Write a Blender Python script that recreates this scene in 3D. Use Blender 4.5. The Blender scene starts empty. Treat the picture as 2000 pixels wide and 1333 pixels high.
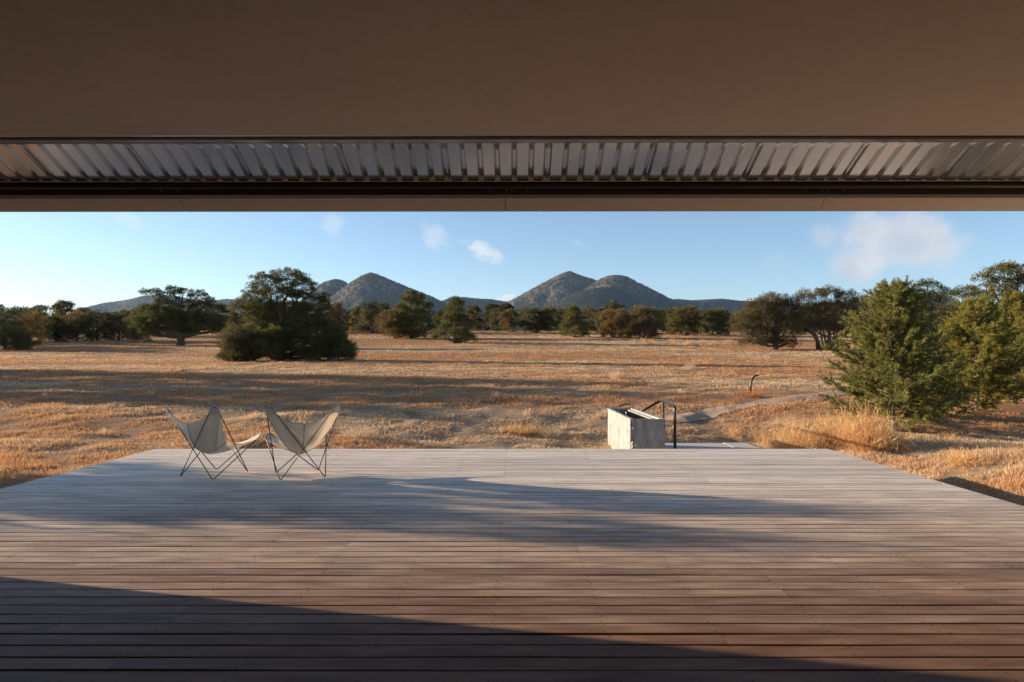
import bpy, math, random
import numpy as np
R = math.radians
scn = bpy.context.scene
COL = scn.collection

# ------------------------------------------------------------------ camera
F = 1333.0 / 2000.0                       # focal length / image width (24 mm lens on 36 mm)
EYE = 1.5
cam_d = bpy.data.cameras.new('camera'); cam = bpy.data.objects.new('camera', cam_d); COL.objects.link(cam)
cam.location = (0, 0, EYE); cam.rotation_euler = (R(90), 0, 0)
cam_d.lens = 24.0; cam_d.sensor_width = 36.0
cam_d.shift_y = 30.5 / 2000.0; cam_d.shift_x = -1.0 / 2000.0
cam_d.clip_start = 0.05; cam_d.clip_end = 40000
scn.camera = cam

# ------------------------------------------------------------------ light
SUN_EL, SUN_AZ = R(11.3), R(14.5)         # azimuth: light runs to +X and slightly to -Y
LX, LY = math.cos(SUN_AZ), -math.sin(SUN_AZ)
world = bpy.data.worlds.new('World'); scn.world = world; world.use_nodes = True
sun_d = bpy.data.lights.new('sun', 'SUN'); sun_o = bpy.data.objects.new('sun', sun_d); COL.objects.link(sun_o)
sun_d.energy = 5.0; sun_d.angle = R(0.5); sun_d.color = (1.0, 0.80, 0.58)
from mathutils import Vector
ld = Vector((LX * math.cos(SUN_EL), LY * math.cos(SUN_EL), -math.sin(SUN_EL)))
sun_o.rotation_euler = ld.to_track_quat('-Z', 'Y').to_euler()
sun_o.location = (-30, 10, 20)
SKY_STRENGTH = 0.090
scn.view_settings.view_transform = 'Standard'; scn.view_settings.look = 'None'
scn.view_settings.exposure = 1.4; scn.view_settings.gamma = 1.0
scn.view_settings.use_curve_mapping = False
scn.cycles.max_bounces = 8; scn.cycles.diffuse_bounces = 5; scn.cycles.glossy_bounces = 4
scn.cycles.transparent_max_bounces = 8
scn.cycles.use_denoising = True

# ------------------------------------------------------------------ node helper
def nd(nt, typ, ins=None, **props):
    n = nt.nodes.new(typ)
    for k, v in props.items(): setattr(n, k, v)
    if ins:
        for k, v in ins.items():
            s = n.inputs[k]
            if isinstance(v, bpy.types.NodeSocket): nt.links.new(v, s)
            else: s.default_value = v
    return n
def math_(nt, op, a, b=0.0, c=None):
    ins = {0: a, 1: b}
    if c is not None: ins[2] = c
    return nd(nt, 'ShaderNodeMath', ins, operation=op).outputs[0]
def mixc(nt, f, a, b, blend='MIX'):
    n = nt.nodes.new('ShaderNodeMix'); n.data_type = 'RGBA'; n.blend_type = blend
    for i, v in ((0, f), (6, a), (7, b)):
        s = n.inputs[i]
        if isinstance(v, bpy.types.NodeSocket): nt.links.new(v, s)
        elif i == 0: s.default_value = v
        else: s.default_value = (v[0], v[1], v[2], 1.0)
    return n.outputs[2]
def ramp(nt, f, stops, interp='LINEAR'):
    n = nt.nodes.new('ShaderNodeValToRGB'); n.color_ramp.interpolation = interp
    cr = n.color_ramp
    while len(cr.elements) < len(stops): cr.elements.new(0.5)
    for e, (p, c) in zip(cr.elements, stops):
        e.position = p
        e.color = (c, c, c, 1) if not isinstance(c, tuple) else (c[0], c[1], c[2], 1)
    nt.links.new(f, n.inputs[0])
    return n.outputs[0]
def smooth(nt, v, a, b):
    n = nd(nt, 'ShaderNodeMapRange', {0: v, 1: a, 2: b, 3: 0.0, 4: 1.0}); n.interpolation_type = 'SMOOTHSTEP'; n.clamp = True
    return n.outputs[0]
def noise(nt, vec, scale, detail=4, rough=0.55, dim='3D', out=0):
    n = nd(nt, 'ShaderNodeTexNoise', {'Scale': scale, 'Detail': detail, 'Roughness': rough}, noise_dimensions=dim)
    if vec is not None: nt.links.new(vec, n.inputs['Vector'])
    return n.outputs[out]
def mapping(nt, vec, scale=(1, 1, 1), loc=(0, 0, 0)):
    return nd(nt, 'ShaderNodeMapping', {'Vector': vec, 'Scale': scale, 'Location': loc}).outputs[0]
def new_mat(name):
    m = bpy.data.materials.new(name); m.use_nodes = True
    nt = m.node_tree
    bsdf = nt.nodes['Principled BSDF']
    return m, nt, bsdf
def objco(nt): return nt.nodes.new('ShaderNodeTexCoord').outputs['Object']
def bump(nt, h, strength, dist, bsdf):
    b = nd(nt, 'ShaderNodeBump', {'Height': h, 'Strength': strength, 'Distance': dist})
    nt.links.new(b.outputs[0], bsdf.inputs['Normal'])
def setc(nt, bsdf, c, key='Base Color'):
    if isinstance(c, bpy.types.NodeSocket): nt.links.new(c, bsdf.inputs[key])
    else: bsdf.inputs[key].default_value = (c[0], c[1], c[2], 1)

# ------------------------------------------------------------------ sky with clouds
def build_world():
    nt = world.node_tree
    bg = nt.nodes['Background']
    sky = nd(nt, 'ShaderNodeTexSky'); sky.sky_type = 'NISHITA'
    sky.sun_disc = False; sky.sun_elevation = SUN_EL
    sky.sun_rotation = math.atan2(-LX, -LY) % (2 * math.pi)
    sky.altitude = 2000; sky.air_density = 1.0; sky.dust_density = 1.1; sky.ozone_density = 3.0
    d = nt.nodes.new('ShaderNodeTexCoord').outputs['Generated']
    sp = nd(nt, 'ShaderNodeSeparateXYZ', {0: d})
    x, y, z = sp.outputs
    ys = math_(nt, 'MAXIMUM', y, 0.02)
    gx, gz_ = math_(nt, 'DIVIDE', x, ys), math_(nt, 'DIVIDE', z, ys)
    front = smooth(nt, y, 0.05, 0.2)
    p = nd(nt, 'ShaderNodeCombineXYZ', {0: gx, 1: gz_, 2: 0.0}).outputs[0]
    n1 = noise(nt, mapping(nt, p, (1.0, 1.5, 1)), 7.0, 7, 0.58)
    n2 = noise(nt, mapping(nt, p, (1.0, 1.3, 1), (3, 5, 0)), 22.0, 6, 0.62)
    total = None
    def cloud(px, py, rx, ry, ang, dens, big):
        nonlocal total
        cx, cz = (px - 1001) / 1333, (697 - py) / 1333
        a, b = math.cos(R(ang)), math.sin(R(ang))
        dx, dz = math_(nt, 'SUBTRACT', gx, cx), math_(nt, 'SUBTRACT', gz_, cz)
        u = math_(nt, 'ADD', math_(nt, 'MULTIPLY', dx, a), math_(nt, 'MULTIPLY', dz, b))
        v = math_(nt, 'SUBTRACT', math_(nt, 'MULTIPLY', dz, a), math_(nt, 'MULTIPLY', dx, b))
        u, v = math_(nt, 'MULTIPLY', u, 1333 / rx), math_(nt, 'MULTIPLY', v, 1333 / ry)
        r2 = math_(nt, 'ADD', math_(nt, 'MULTIPLY', u, u), math_(nt, 'MULTIPLY', v, v))
        fall = math_(nt, 'SUBTRACT', 1.0, math_(nt, 'SQRT', r2))
        n = n1 if big else n2
        k = math_(nt, 'ADD', math_(nt, 'MULTIPLY', fall, 1.0 if big else 0.9), math_(nt, 'MULTIPLY', math_(nt, 'SUBTRACT', n, 0.52), 2.6 if big else 3.6))
        m = math_(nt, 'MULTIPLY', smooth(nt, k, -0.12, 0.75), dens)
        m = math_(nt, 'MULTIPLY', m, smooth(nt, fall, 0.0, 0.35))
        total = m if total is None else math_(nt, 'MAXIMUM', total, m)
    cloud(1760, 465, 170, 95, 8, 0.88, True)
    cloud(1695, 508, 100, 52, 12, 0.9, True)
    cloud(1830, 478, 110, 75, -20, 0.6, True)
    cloud(1610, 462, 50, 34, 0, 0.4, True)
    cloud(1520, 510, 45, 40, 0, 0.16, True)
    cloud(940, 490, 56, 24, -25, 0.75, False)
    cloud(848, 460, 52, 30, -50, 0.34, False)
    cloud(648, 440, 30, 30, 30, 0.28, False)
    cloud(250, 430, 46, 18, -25, 0.24, False)
    cloud(370, 494, 20, 8, 0, 0.15, False)
    cloud(1000, 578, 46, 9, 12, 1.0, False)
    cloud(95, 602, 110, 14, 4, 0.9, False)
    cloud(160, 606, 60, 12, -4, 0.8, False)
    cloud(1135, 478, 30, 14, 0, 0.2, False)
    total = math_(nt, 'MULTIPLY', total, front)
    # lit side of the clouds towards the sun (left)
    side = smooth(nt, noise(nt, mapping(nt, p, (1.0, 1.5, 1), (0.018, -0.01, 0)), 7.0, 7, 0.58), 0.38, 0.66)
    ccol = mixc(nt, side, (3.45, 3.4, 3.5), (2.55, 2.7, 3.05))
    left = smooth(nt, gx, 0.35, -0.2)
    ccol = mixc(nt, left, ccol, (4.0, 4.0, 4.1))
    tint = mixc(nt, 1.0, sky.outputs[0], (1.16, 1.0, 0.88), 'MULTIPLY')
    col = mixc(nt, total, tint, ccol)
    nt.links.new(col, bg.inputs[0]); bg.inputs[1].default_value = SKY_STRENGTH
build_world()

# ------------------------------------------------------------------ mesh helpers
class MB:
    """collects vertex / face arrays and links them as ONE mesh object"""
    def __init__(s): s.V = []; s.Fs = []; s.n = 0
    def add(s, V, Fc):
        V = np.asarray(V, dtype=np.float32).reshape(-1, 3); Fc = np.asarray(Fc, dtype=np.int64)
        if len(V) == 0 or len(Fc) == 0: return
        s.V.append(V); s.Fs.append(Fc + s.n); s.n += len(V)
    def box(s, a, b, rot=0.0):
        x0, y0, z0 = a; x1, y1, z1 = b
        V = np.array([(x0,y0,z0),(x1,y0,z0),(x1,y1,z0),(x0,y1,z0),(x0,y0,z1),(x1,y0,z1),(x1,y1,z1),(x0,y1,z1)], float)
        s.add(V, [(0,3,2,1),(4,5,6,7),(0,1,5,4),(1,2,6,5),(2,3,7,6),(3,0,4,7)])
    def tube(s, P, rad, sides=6, closed=False, caps=True):
        P = np.asarray(P, float); n = len(P)
        rad = np.full(n, rad) if np.isscalar(rad) else np.asarray(rad, float)
        if closed: T = np.roll(P, -1, 0) - np.roll(P, 1, 0)
        else:
            T = np.empty_like(P); T[1:-1] = P[2:] - P[:-2]; T[0] = P[1] - P[0]; T[-1] = P[-1] - P[-2]
        T /= np.maximum(np.linalg.norm(T, axis=1, keepdims=True), 1e-9)
        ref = np.array([0, 0, 1.0]) if abs(T[0][2]) < 0.9 else np.array([1.0, 0, 0])
        A = np.empty_like(P); a = np.cross(T[0], ref); a /= np.linalg.norm(a)
        for i in range(n):
            a = a - T[i] * a.dot(T[i]); a /= max(np.linalg.norm(a), 1e-9); A[i] = a
        B = np.cross(T, A)
        th = np.linspace(0, 2 * np.pi, sides, endpoint=False)
        V = (P[:, None] + rad[:, None, None] * (np.cos(th)[None, :, None] * A[:, None] + np.sin(th)[None, :, None] * B[:, None])).reshape(-1, 3)
        i = np.arange(n if closed else n - 1)[:, None] * sides; j = np.arange(sides)[None, :]
        i2 = ((np.arange(n if closed else n - 1) + 1) % n)[:, None] * sides; j2 = (j + 1) % sides
        s.add(V, np.stack([i + j, i + j2, i2 + j2, i2 + j], -1).reshape(-1, 4))
        if caps and not closed:
            m = s.n - len(V)
            s.V.append(np.zeros((0, 3), np.float32))
            s.Fs.append(np.array([list(range(m + sides - 1, m - 1, -1))])); s.Fs.append(np.array([list(range(m + (n - 1) * sides, m + n * sides))]))
    def grid(s, G):
        r, c = G.shape[:2]
        i, j = np.meshgrid(np.arange(r - 1), np.arange(c - 1), indexing='ij'); k = (i * c + j).ravel()
        s.add(G.reshape(-1, 3), np.stack([k, k + 1, k + c + 1, k + c], 1))
    def data(s, name, mat, smooth=False):
        me = bpy.data.meshes.new(name)
        V = np.concatenate(s.V).astype(np.float32)
        me.vertices.add(len(V)); me.vertices.foreach_set('co', V.ravel())
        loops = np.concatenate([f.ravel() for f in s.Fs]).astype(np.int32)
        sizes = np.concatenate([np.full(len(f), f.shape[1], np.int32) for f in s.Fs])
        starts = np.concatenate([[0], np.cumsum(sizes)[:-1]]).astype(np.int32)
        me.loops.add(len(loops)); me.loops.foreach_set('vertex_index', loops)
        me.polygons.add(len(sizes)); me.polygons.foreach_set('loop_start', starts)
        try: me.polygons.foreach_set('loop_total', sizes)
        except Exception: pass
        me.update(calc_edges=True); me.validate()
        me.polygons.foreach_set('use_smooth', np.full(len(me.polygons), smooth))
        if mat: me.materials.append(mat)
        return me
    def build(s, name, mat, parent=None, smooth=False):
        o = bpy.data.objects.new(name, s.data(name, mat, smooth)); COL.objects.link(o)
        if parent: o.parent = parent
        return o
def tag(o, label=None, cat=None, group=None, kind=None):
    if label: o['label'] = label
    if cat: o['category'] = cat
    if group: o['group'] = group
    if kind: o['kind'] = kind
    return o
def empty(name, loc, rz=0.0, label=None, cat=None, group=None):
    o = bpy.data.objects.new(name, None); COL.objects.link(o); o.location = loc; o.rotation_euler = (0, 0, rz)
    o.empty_display_size = 0.2
    return tag(o, label, cat, group)
def copy_tree(root, loc, rz, sc, label, group=None):
    r = root.copy(); COL.objects.link(r); r.location = loc; r.rotation_euler = (0, 0, rz); r.scale = sc
    r['label'] = label
    if group: r['group'] = group
    for ch in root.children:
        c = ch.copy(); COL.objects.link(c); c.parent = r
    return r

_tab = np.random.default_rng(5).random((256, 256))
def vn(x, y, seed=0):
    x = np.asarray(x, float) + seed * 17.31; y = np.asarray(y, float) + seed * 9.73
    xi = np.floor(x).astype(int); yi = np.floor(y).astype(int); fx = x - xi; fy = y - yi
    fx = fx * fx * (3 - 2 * fx); fy = fy * fy * (3 - 2 * fy)
    a = _tab[xi % 256, yi % 256]; b = _tab[(xi + 1) % 256, yi % 256]; c = _tab[xi % 256, (yi + 1) % 256]; d = _tab[(xi + 1) % 256, (yi + 1) % 256]
    return (a * (1 - fx) + b * fx) * (1 - fy) + (c * (1 - fx) + d * fx) * fy
def fbm(x, y, oct=4, seed=0):
    s = 0; a = 0.5; t = 0
    for k in range(oct):
        s = s + a * vn(x * 2 ** k, y * 2 ** k, seed + k); t += a; a *= 0.5
    return s / t

# ------------------------------------------------------------------ terrain height
_PY = [-50, 11, 14, 16.9, 18.4, 20.2, 24, 30, 48, 60, 70, 90, 100, 115, 130, 200, 400, 900, 30000]
_PZ = [-.40, -.60, -.65, -.62, -.25, .03, .25, .50, 1.18, 1.85, 2.4, 3.9, 4.6, 5.5, 6.3, 9.0, 13.0, 16.0, 16.0]
def gz(x, y):
    x = np.asarray(x, float); y = np.asarray(y, float)
    yy = np.clip(y, -50, 30000)
    z = (np.interp(yy - 1.2, _PY, _PZ) + np.interp(yy, _PY, _PZ) + np.interp(yy + 1.2, _PY, _PZ)) / 3
    z = z + (vn(x / 14, y / 14, 3) - .5) * .22 * np.clip((y - 16) / 14, 0, 1) + .40 * np.clip(np.maximum((x - 5.5) / 2.4, (1.6 - x) / 7.0), 0, 1) * np.clip((21 - y) / 4, 0, 1)
    return z
def micro(x, y):
    fade = np.clip((70 - y) / 50, 0, 1)
    return fade * ((vn(x / 1.0, y / 1.0, 11) - .5) * .10 + (vn(x / .38, y / .38, 12) - .5) * .05)
def slab_bed(x, y):
    x = np.asarray(x, float); y = np.asarray(y, float)
    return np.clip(np.minimum.reduce([(x - 2.75) / .15, (6.75 - x) / .9, (y - 11) / .1, (17.0 - y) / .2]), 0, 1)
def ground(x, y):
    z = gz(x, y) + micro(x, y); k = slab_bed(x, y)
    return z * (1 - k) + np.minimum(z, -.665) * k
def spot(px, py):
    """the point of the meadow seen at that place of the photograph"""
    Y = np.geomspace(8, 400, 6000); X = (px - 1001) / 1333 * Y
    pr = 697 + (EYE - gz(X, Y)) / Y * 1333
    k = int(np.argmin(np.abs(pr - py)))
    return float(X[k]), float(Y[k]), float(gz(X[k], Y[k]))

# path centre line
PATH = np.array([spot(px_, py_)[:2] for px_, py_ in ((1300, 828), (1345, 815), (1400, 803), (1455, 792), (1520, 783), (1600, 773), (1690, 765))])
def path_dist(x, y):
    x = np.asarray(x, float); y = np.asarray(y, float); d = np.full(np.broadcast(x, y).shape, 1e9)
    for (ax, ay), (bx, by) in zip(PATH[:-1], PATH[1:]):
        t = np.clip(((x - ax) * (bx - ax) + (y - ay) * (by - ay)) / ((bx - ax) ** 2 + (by - ay) ** 2), 0, 1)
        d = np.minimum(d, np.hypot(x - ax - t * (bx - ax), y - ay - t * (by - ay)))
    return d

# ------------------------------------------------------------------ materials
def m_plain(name, c, rough=0.6, metal=0.0, nscale=30, namp=0.15, bstr=0.0):
    m, nt, b = new_mat(name)
    n = noise(nt, objco(nt), nscale, 5)
    setc(nt, b, mixc(nt, n, [v * (1 - namp) for v in c], [v * (1 + namp) for v in c]))
    b.inputs['Roughness'].default_value = rough; b.inputs['Metallic'].default_value = metal
    if bstr: bump(nt, n, bstr, 0.01, b)
    return m
def m_deck():
    m, nt, b = new_mat('weathered_decking')
    sp = nd(nt, 'ShaderNodeSeparateXYZ', {0: objco(nt)}); x, y, z = sp.outputs
    P = 0.142
    yb = math_(nt, 'DIVIDE', y, P); bi = math_(nt, 'FLOOR', yb); fy = math_(nt, 'SUBTRACT', yb, bi)
    w1 = nd(nt, 'ShaderNodeTexWhiteNoise', {'W': bi}, noise_dimensions='1D').outputs[0]
    J = 0.61
    xs = math_(nt, 'ADD', x, 0.1 + 61.0)
    off = math_(nt, 'MULTIPLY', math_(nt, 'FLOOR', math_(nt, 'MULTIPLY', w1, 11)), J)
    pl = math_(nt, 'DIVIDE', math_(nt, 'ADD', xs, off), J * 11); pi_ = math_(nt, 'FLOOR', pl)
    jd = math_(nt, 'MULTIPLY', math_(nt, 'ABSOLUTE', math_(nt, 'SUBTRACT', math_(nt, 'FRACT', math_(nt, 'ADD', pl, 0.5)), 0.5)), J * 11)
    joint = math_(nt, 'LESS_THAN', jd, 0.0022)
    v = nd(nt, 'ShaderNodeCombineXYZ', {0: pi_, 1: bi, 2: 0.0}).outputs[0]
    w2n = nd(nt, 'ShaderNodeTexWhiteNoise', {'Vector': v}, noise_dimensions='3D'); w2 = w2n.outputs[0]
    w3 = nd(nt, 'ShaderNodeSeparateColor', {0: w2n.outputs[1]}).outputs[1]
    shift = math_(nt, 'MULTIPLY', w2, 37.0)
    gv = nd(nt, 'ShaderNodeCombineXYZ', {0: math_(nt, 'ADD', math_(nt, 'MULTIPLY', x, 1.6), shift), 1: math_(nt, 'MULTIPLY', y, 55.0), 2: shift}).outputs[0]
    g = noise(nt, gv, 1.0, 7, 0.62)
    gv2 = nd(nt, 'ShaderNodeCombineXYZ', {0: math_(nt, 'ADD', math_(nt, 'MULTIPLY', x, 2.2), shift), 1: math_(nt, 'MULTIPLY', y, 9.0), 2: shift}).outputs[0]
    blot = noise(nt, gv2, 1.0, 4, 0.55)
    # boards out from under the roof have silvered, those below it kept their brown
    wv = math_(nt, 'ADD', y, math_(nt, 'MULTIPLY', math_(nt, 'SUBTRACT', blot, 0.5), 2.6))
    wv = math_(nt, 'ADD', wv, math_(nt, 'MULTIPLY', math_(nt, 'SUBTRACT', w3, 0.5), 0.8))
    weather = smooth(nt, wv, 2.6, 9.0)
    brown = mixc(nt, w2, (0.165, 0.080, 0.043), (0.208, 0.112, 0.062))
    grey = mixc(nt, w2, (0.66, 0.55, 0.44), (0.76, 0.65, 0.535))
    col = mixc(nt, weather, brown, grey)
    col = mixc(nt, 1.0, col, ramp(nt, g, [(0.25, 0.66), (0.5, 1.0), (0.75, 1.2)]), 'MULTIPLY')
    col = mixc(nt, 1.0, col, ramp(nt, blot, [(0.25, 0.78), (0.55, 1.0), (0.8, 1.18)]), 'MULTIPLY')
    col = mixc(nt, 1.0, col, ramp(nt, w1, [(0.0, 0.84), (0.5, 1.0), (1.0, 1.08)]), 'MULTIPLY')
    # pale scuffs and dark knots
    sc = noise(nt, mapping(nt, objco(nt), (2.0, 6.0, 1)), 1.7, 5, 0.7)
    col = mixc(nt, math_(nt, 'MULTIPLY', smooth(nt, sc, 0.62, 0.78), 0.4), col, (0.36, 0.32, 0.28))
    kn = nd(nt, 'ShaderNodeTexVoronoi', {'Vector': mapping(nt, objco(nt), (1.0, 3.2, 1)), 'Scale': 2.3}).outputs[0]
    col = mixc(nt, math_(nt, 'MULTIPLY', smooth(nt, kn, 0.07, 0.02), math_(nt, 'MULTIPLY', smooth(nt, x, 0.3, 2.2), smooth(nt, w2, 0.45, 0.75))), col, (0.03, 0.025, 0.025))
    # screws: two to a board on every joist
    xj = math_(nt, 'SUBTRACT', math_(nt, 'FRACT', math_(nt, 'ADD', math_(nt, 'DIVIDE', xs, J), 0.5)), 0.5)
    xj = math_(nt, 'MULTIPLY', xj, J)
    stag = math_(nt, 'MULTIPLY', math_(nt, 'SUBTRACT', w1, 0.5), 0.02)
    sgn = math_(nt, 'SIGN', math_(nt, 'SUBTRACT', fy, 0.5))
    xj = math_(nt, 'SUBTRACT', xj, math_(nt, 'ADD', stag, math_(nt, 'MULTIPLY', sgn, 0.008)))
    yj = math_(nt, 'MULTIPLY', math_(nt, 'SUBTRACT', math_(nt, 'ABSOLUTE', math_(nt, 'SUBTRACT', fy, 0.5)), 0.31), P)
    sd = math_(nt, 'SQRT', math_(nt, 'ADD', math_(nt, 'MULTIPLY', xj, xj), math_(nt, 'MULTIPLY', yj, yj)))
    scr = smooth(nt, sd, 0.0085, 0.0045)
    dk = math_(nt, 'MAXIMUM', scr, math_(nt, 'MULTIPLY', joint, 0.6))
    col = mixc(nt, math_(nt, 'MULTIPLY', dk, 0.85), col, (0.02, 0.016, 0.014))
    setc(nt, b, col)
    b.inputs['Specular IOR Level'].default_value = 0.16
    rg = math_(nt, 'ADD', 0.44, math_(nt, 'MULTIPLY', g, 0.28)); nt.links.new(rg, b.inputs['Roughness'])
    h = math_(nt, 'SUBTRACT', g, math_(nt, 'MULTIPLY', dk, 1.5))
    bump(nt, h, 0.35, 0.003, b)
    return m
def m_plaster():
    m, nt, b = new_mat('brown_plaster')
    co = objco(nt)
    n = noise(nt, co, 0.9, 7, 0.68); n2 = noise(nt, mapping(nt, co, (1, 1, 1), (4, 4, 4)), 9.0, 6, 0.65)
    col = mixc(nt, n, (0.41, 0.35, 0.295), (0.56, 0.475, 0.395))
    col = mixc(nt, 1.0, col, ramp(nt, n2, [(0.3, 0.94), (0.7, 1.05)]), 'MULTIPLY')
    sp = nd(nt, 'ShaderNodeTexVoronoi', {'Vector': co, 'Scale': 0.8}).outputs[0]
    col = mixc(nt, math_(nt, 'MULTIPLY', smooth(nt, sp, 0.012, 0.006), 0.5), col, (0.08, 0.06, 0.05))
    setc(nt, b, col); b.inputs['Roughness'].default_value = 0.8
    bump(nt, n2, 0.12, 0.006, b)
    return m
def m_fascia():
    m, nt, b = new_mat('fascia_board')
    co = objco(nt)
    g = noise(nt, mapping(nt, co, (0.8, 40, 40)), 1.0, 5, 0.6)
    n = noise(nt, co, 2.2, 5, 0.6)
    col = mixc(nt, n, (0.74, 0.65, 0.59), (0.80, 0.71, 0.65))
    col = mixc(nt, 1.0, col, ramp(nt, g, [(0.3, 0.93), (0.7, 1.05)]), 'MULTIPLY')
    setc(nt, b, col); b.inputs['Roughness'].default_value = 0.6
    return m
def m_galv():
    m, nt, b = new_mat('galvanised_steel')
    co = objco(nt)
    v = nd(nt, 'ShaderNodeTexVoronoi', {'Vector': co, 'Scale': 55.0}).outputs[1]
    sepc = nd(nt, 'ShaderNodeSeparateColor', {0: v}).outputs[0]
    n = noise(nt, mapping(nt, co, (1.5, 0.6, 1)), 3.0, 5, 0.6)
    col = mixc(nt, sepc, (0.84, 0.87, 0.90), (0.86, 0.89, 0.92))
    col = mixc(nt, 1.0, col, ramp(nt, n, [(0.3, 0.9), (0.7, 1.03)]), 'MULTIPLY')
    setc(nt, b, col); b.inputs['Metallic'].default_value = 0.75
    r = math_(nt, 'ADD', 0.07, math_(nt, 'MULTIPLY', n, 0.2)); nt.links.new(r, b.inputs['Roughness'])
    return m
def m_ground():
    m, nt, b = new_mat('meadow_soil')
    co = objco(nt)
    big = noise(nt, mapping(nt, co, (0.028, 0.10, 0)), 1.0, 5, 0.6)
    mid = noise(nt, mapping(nt, co, (0.5, 1.0, 0)), 1.0, 6, 0.65)
    fine = noise(nt, mapping(nt, co, (4, 7, 0)), 1.0, 5, 0.7)
    straw, rust, soil = (0.41, 0.29, 0.175), (0.34, 0.185, 0.098), (0.12, 0.078, 0.052)
    col = mixc(nt, smooth(nt, big, 0.45, 0.58), rust, straw)
    col = mixc(nt, math_(nt, 'MULTIPLY', smooth(nt, mid, 0.5, 0.72), 0.55), col, soil)
    col = mixc(nt, 1.0, col, ramp(nt, fine, [(0.3, 0.62), (0.55, 1.0), (0.8, 1.15)]), 'MULTIPLY')
    setc(nt, b, col); b.inputs['Roughness'].default_value = 0.95; b.inputs['Specular IOR Level'].default_value = 0.1
    h = math_(nt, 'ADD', mid, math_(nt, 'MULTIPLY', fine, 0.5)); bump(nt, h, 0.9, 0.12, b)
    return m
def m_blades(name, straw, rust, dark, zone=True, trans=0.35, zlo=0.45, zhi=0.62):
    m = bpy.data.materials.new(name); m.use_nodes = True; nt = m.node_tree
    nt.nodes.remove(nt.nodes['Principled BSDF'])
    out = [n for n in nt.nodes if n.type == 'OUTPUT_MATERIAL'][0]
    geo = nt.nodes.new('ShaderNodeNewGeometry')
    rnd = geo.outputs['Random Per Island']
    if zone:
        big = noise(nt, mapping(nt, objco(nt), (0.028, 0.10, 0)), 1.0, 5, 0.6)
        med = noise(nt, mapping(nt, objco(nt), (0.35, 0.6, 0)), 1.0, 4, 0.6)
        f = smooth(nt, math_(nt, 'ADD', big, math_(nt, 'MULTIPLY', math_(nt, 'SUBTRACT', med, 0.5), 0.35)), zlo, zhi)
    else: f = rnd
    col = mixc(nt, f, rust, straw)
    r2 = nd(nt, 'ShaderNodeTexWhiteNoise', {'W': math_(nt, 'MULTIPLY', rnd, 91.0)}, noise_dimensions='1D').outputs[0]
    col = mixc(nt, math_(nt, 'MULTIPLY', smooth(nt, r2, 0.6, 1.0), 0.8), col, dark)
    d = nd(nt, 'ShaderNodeBsdfDiffuse', {'Color': col}); t = nd(nt, 'ShaderNodeBsdfTranslucent', {'Color': col})
    mx = nd(nt, 'ShaderNodeMixShader', {0: trans, 1: d.outputs[0], 2: t.outputs[0]})
    nt.links.new(mx.outputs[0], out.inputs[0])
    return m
def m_needles(name, a, b_, c, cw=0.72):
    m = bpy.data.materials.new(name); m.use_nodes = True; nt = m.node_tree
    nt.nodes.remove(nt.nodes['Principled BSDF'])
    out = [n for n in nt.nodes if n.type == 'OUTPUT_MATERIAL'][0]
    rnd = nt.nodes.new('ShaderNodeNewGeometry').outputs['Random Per Island']
    oi = nt.nodes.new('ShaderNodeObjectInfo').outputs['Random']
    big = noise(nt, objco(nt), 0.9, 3, 0.5)
    col = mixc(nt, smooth(nt, math_(nt, 'ADD', math_(nt, 'MULTIPLY', rnd, 0.5), math_(nt, 'MULTIPLY', big, 0.7)), 0.3, 0.85), a, b_)
    r2 = nd(nt, 'ShaderNodeTexWhiteNoise', {'W': math_(nt, 'MULTIPLY', rnd, 71.0)}, noise_dimensions='1D').outputs[0]
    col = mixc(nt, smooth(nt, r2, cw, 1.0), col, c)
    col = mixc(nt, 1.0, col, ramp(nt, oi, [(0.0, (0.8, 0.86, 0.9)), (0.5, (1, 1, 1)), (1.0, (1.22, 1.1, 0.95))]), 'MULTIPLY')
    d = nd(nt, 'ShaderNodeBsdfDiffuse', {'Color': col}); t = nd(nt, 'ShaderNodeBsdfTranslucent', {'Color': col})
    g = nd(nt, 'ShaderNodeBsdfGlossy', {'Color': (0.5, 0.5, 0.5, 1), 'Roughness': 0.5})
    mx = nd(nt, 'ShaderNodeMixShader', {0: 0.36, 1: d.outputs[0], 2: t.outputs[0]})
    mx2 = nd(nt, 'ShaderNodeMixShader', {0: 0.03, 1: mx.outputs[0], 2: g.outputs[0]})
    nt.links.new(mx2.outputs[0], out.inputs[0])
    return m
def m_canvas():
    m, nt, b = new_mat('natural_canvas')
    co = objco(nt)
    n = noise(nt, co, 9.0, 5, 0.6)
    wv = noise(nt, mapping(nt, co, (1, 1, 1)), 320.0, 2, 0.5)
    col = mixc(nt, n, (0.80, 0.76, 0.68), (0.88, 0.84, 0.76))
    col = mixc(nt, 1.0, col, ramp(nt, wv, [(0.3, 0.92), (0.7, 1.05)]), 'MULTIPLY')
    setc(nt, b, col); b.inputs['Roughness'].default_value = 0.9; b.inputs['Specular IOR Level'].default_value = 0.15
    bump(nt, n, 0.25, 0.02, b)
    t = nd(nt, 'ShaderNodeBsdfTranslucent', {'Color': mixc(nt, n, (0.80, 0.70, 0.56), (0.88, 0.78, 0.63))})
    mx = nd(nt, 'ShaderNodeMixShader', {0: 0.42, 1: b.outputs[0], 2: t.outputs[0]})
    out = [q for q in nt.nodes if q.type == 'OUTPUT_MATERIAL'][0]
    nt.links.new(mx.outputs[0], out.inputs[0])
    return m
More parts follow.
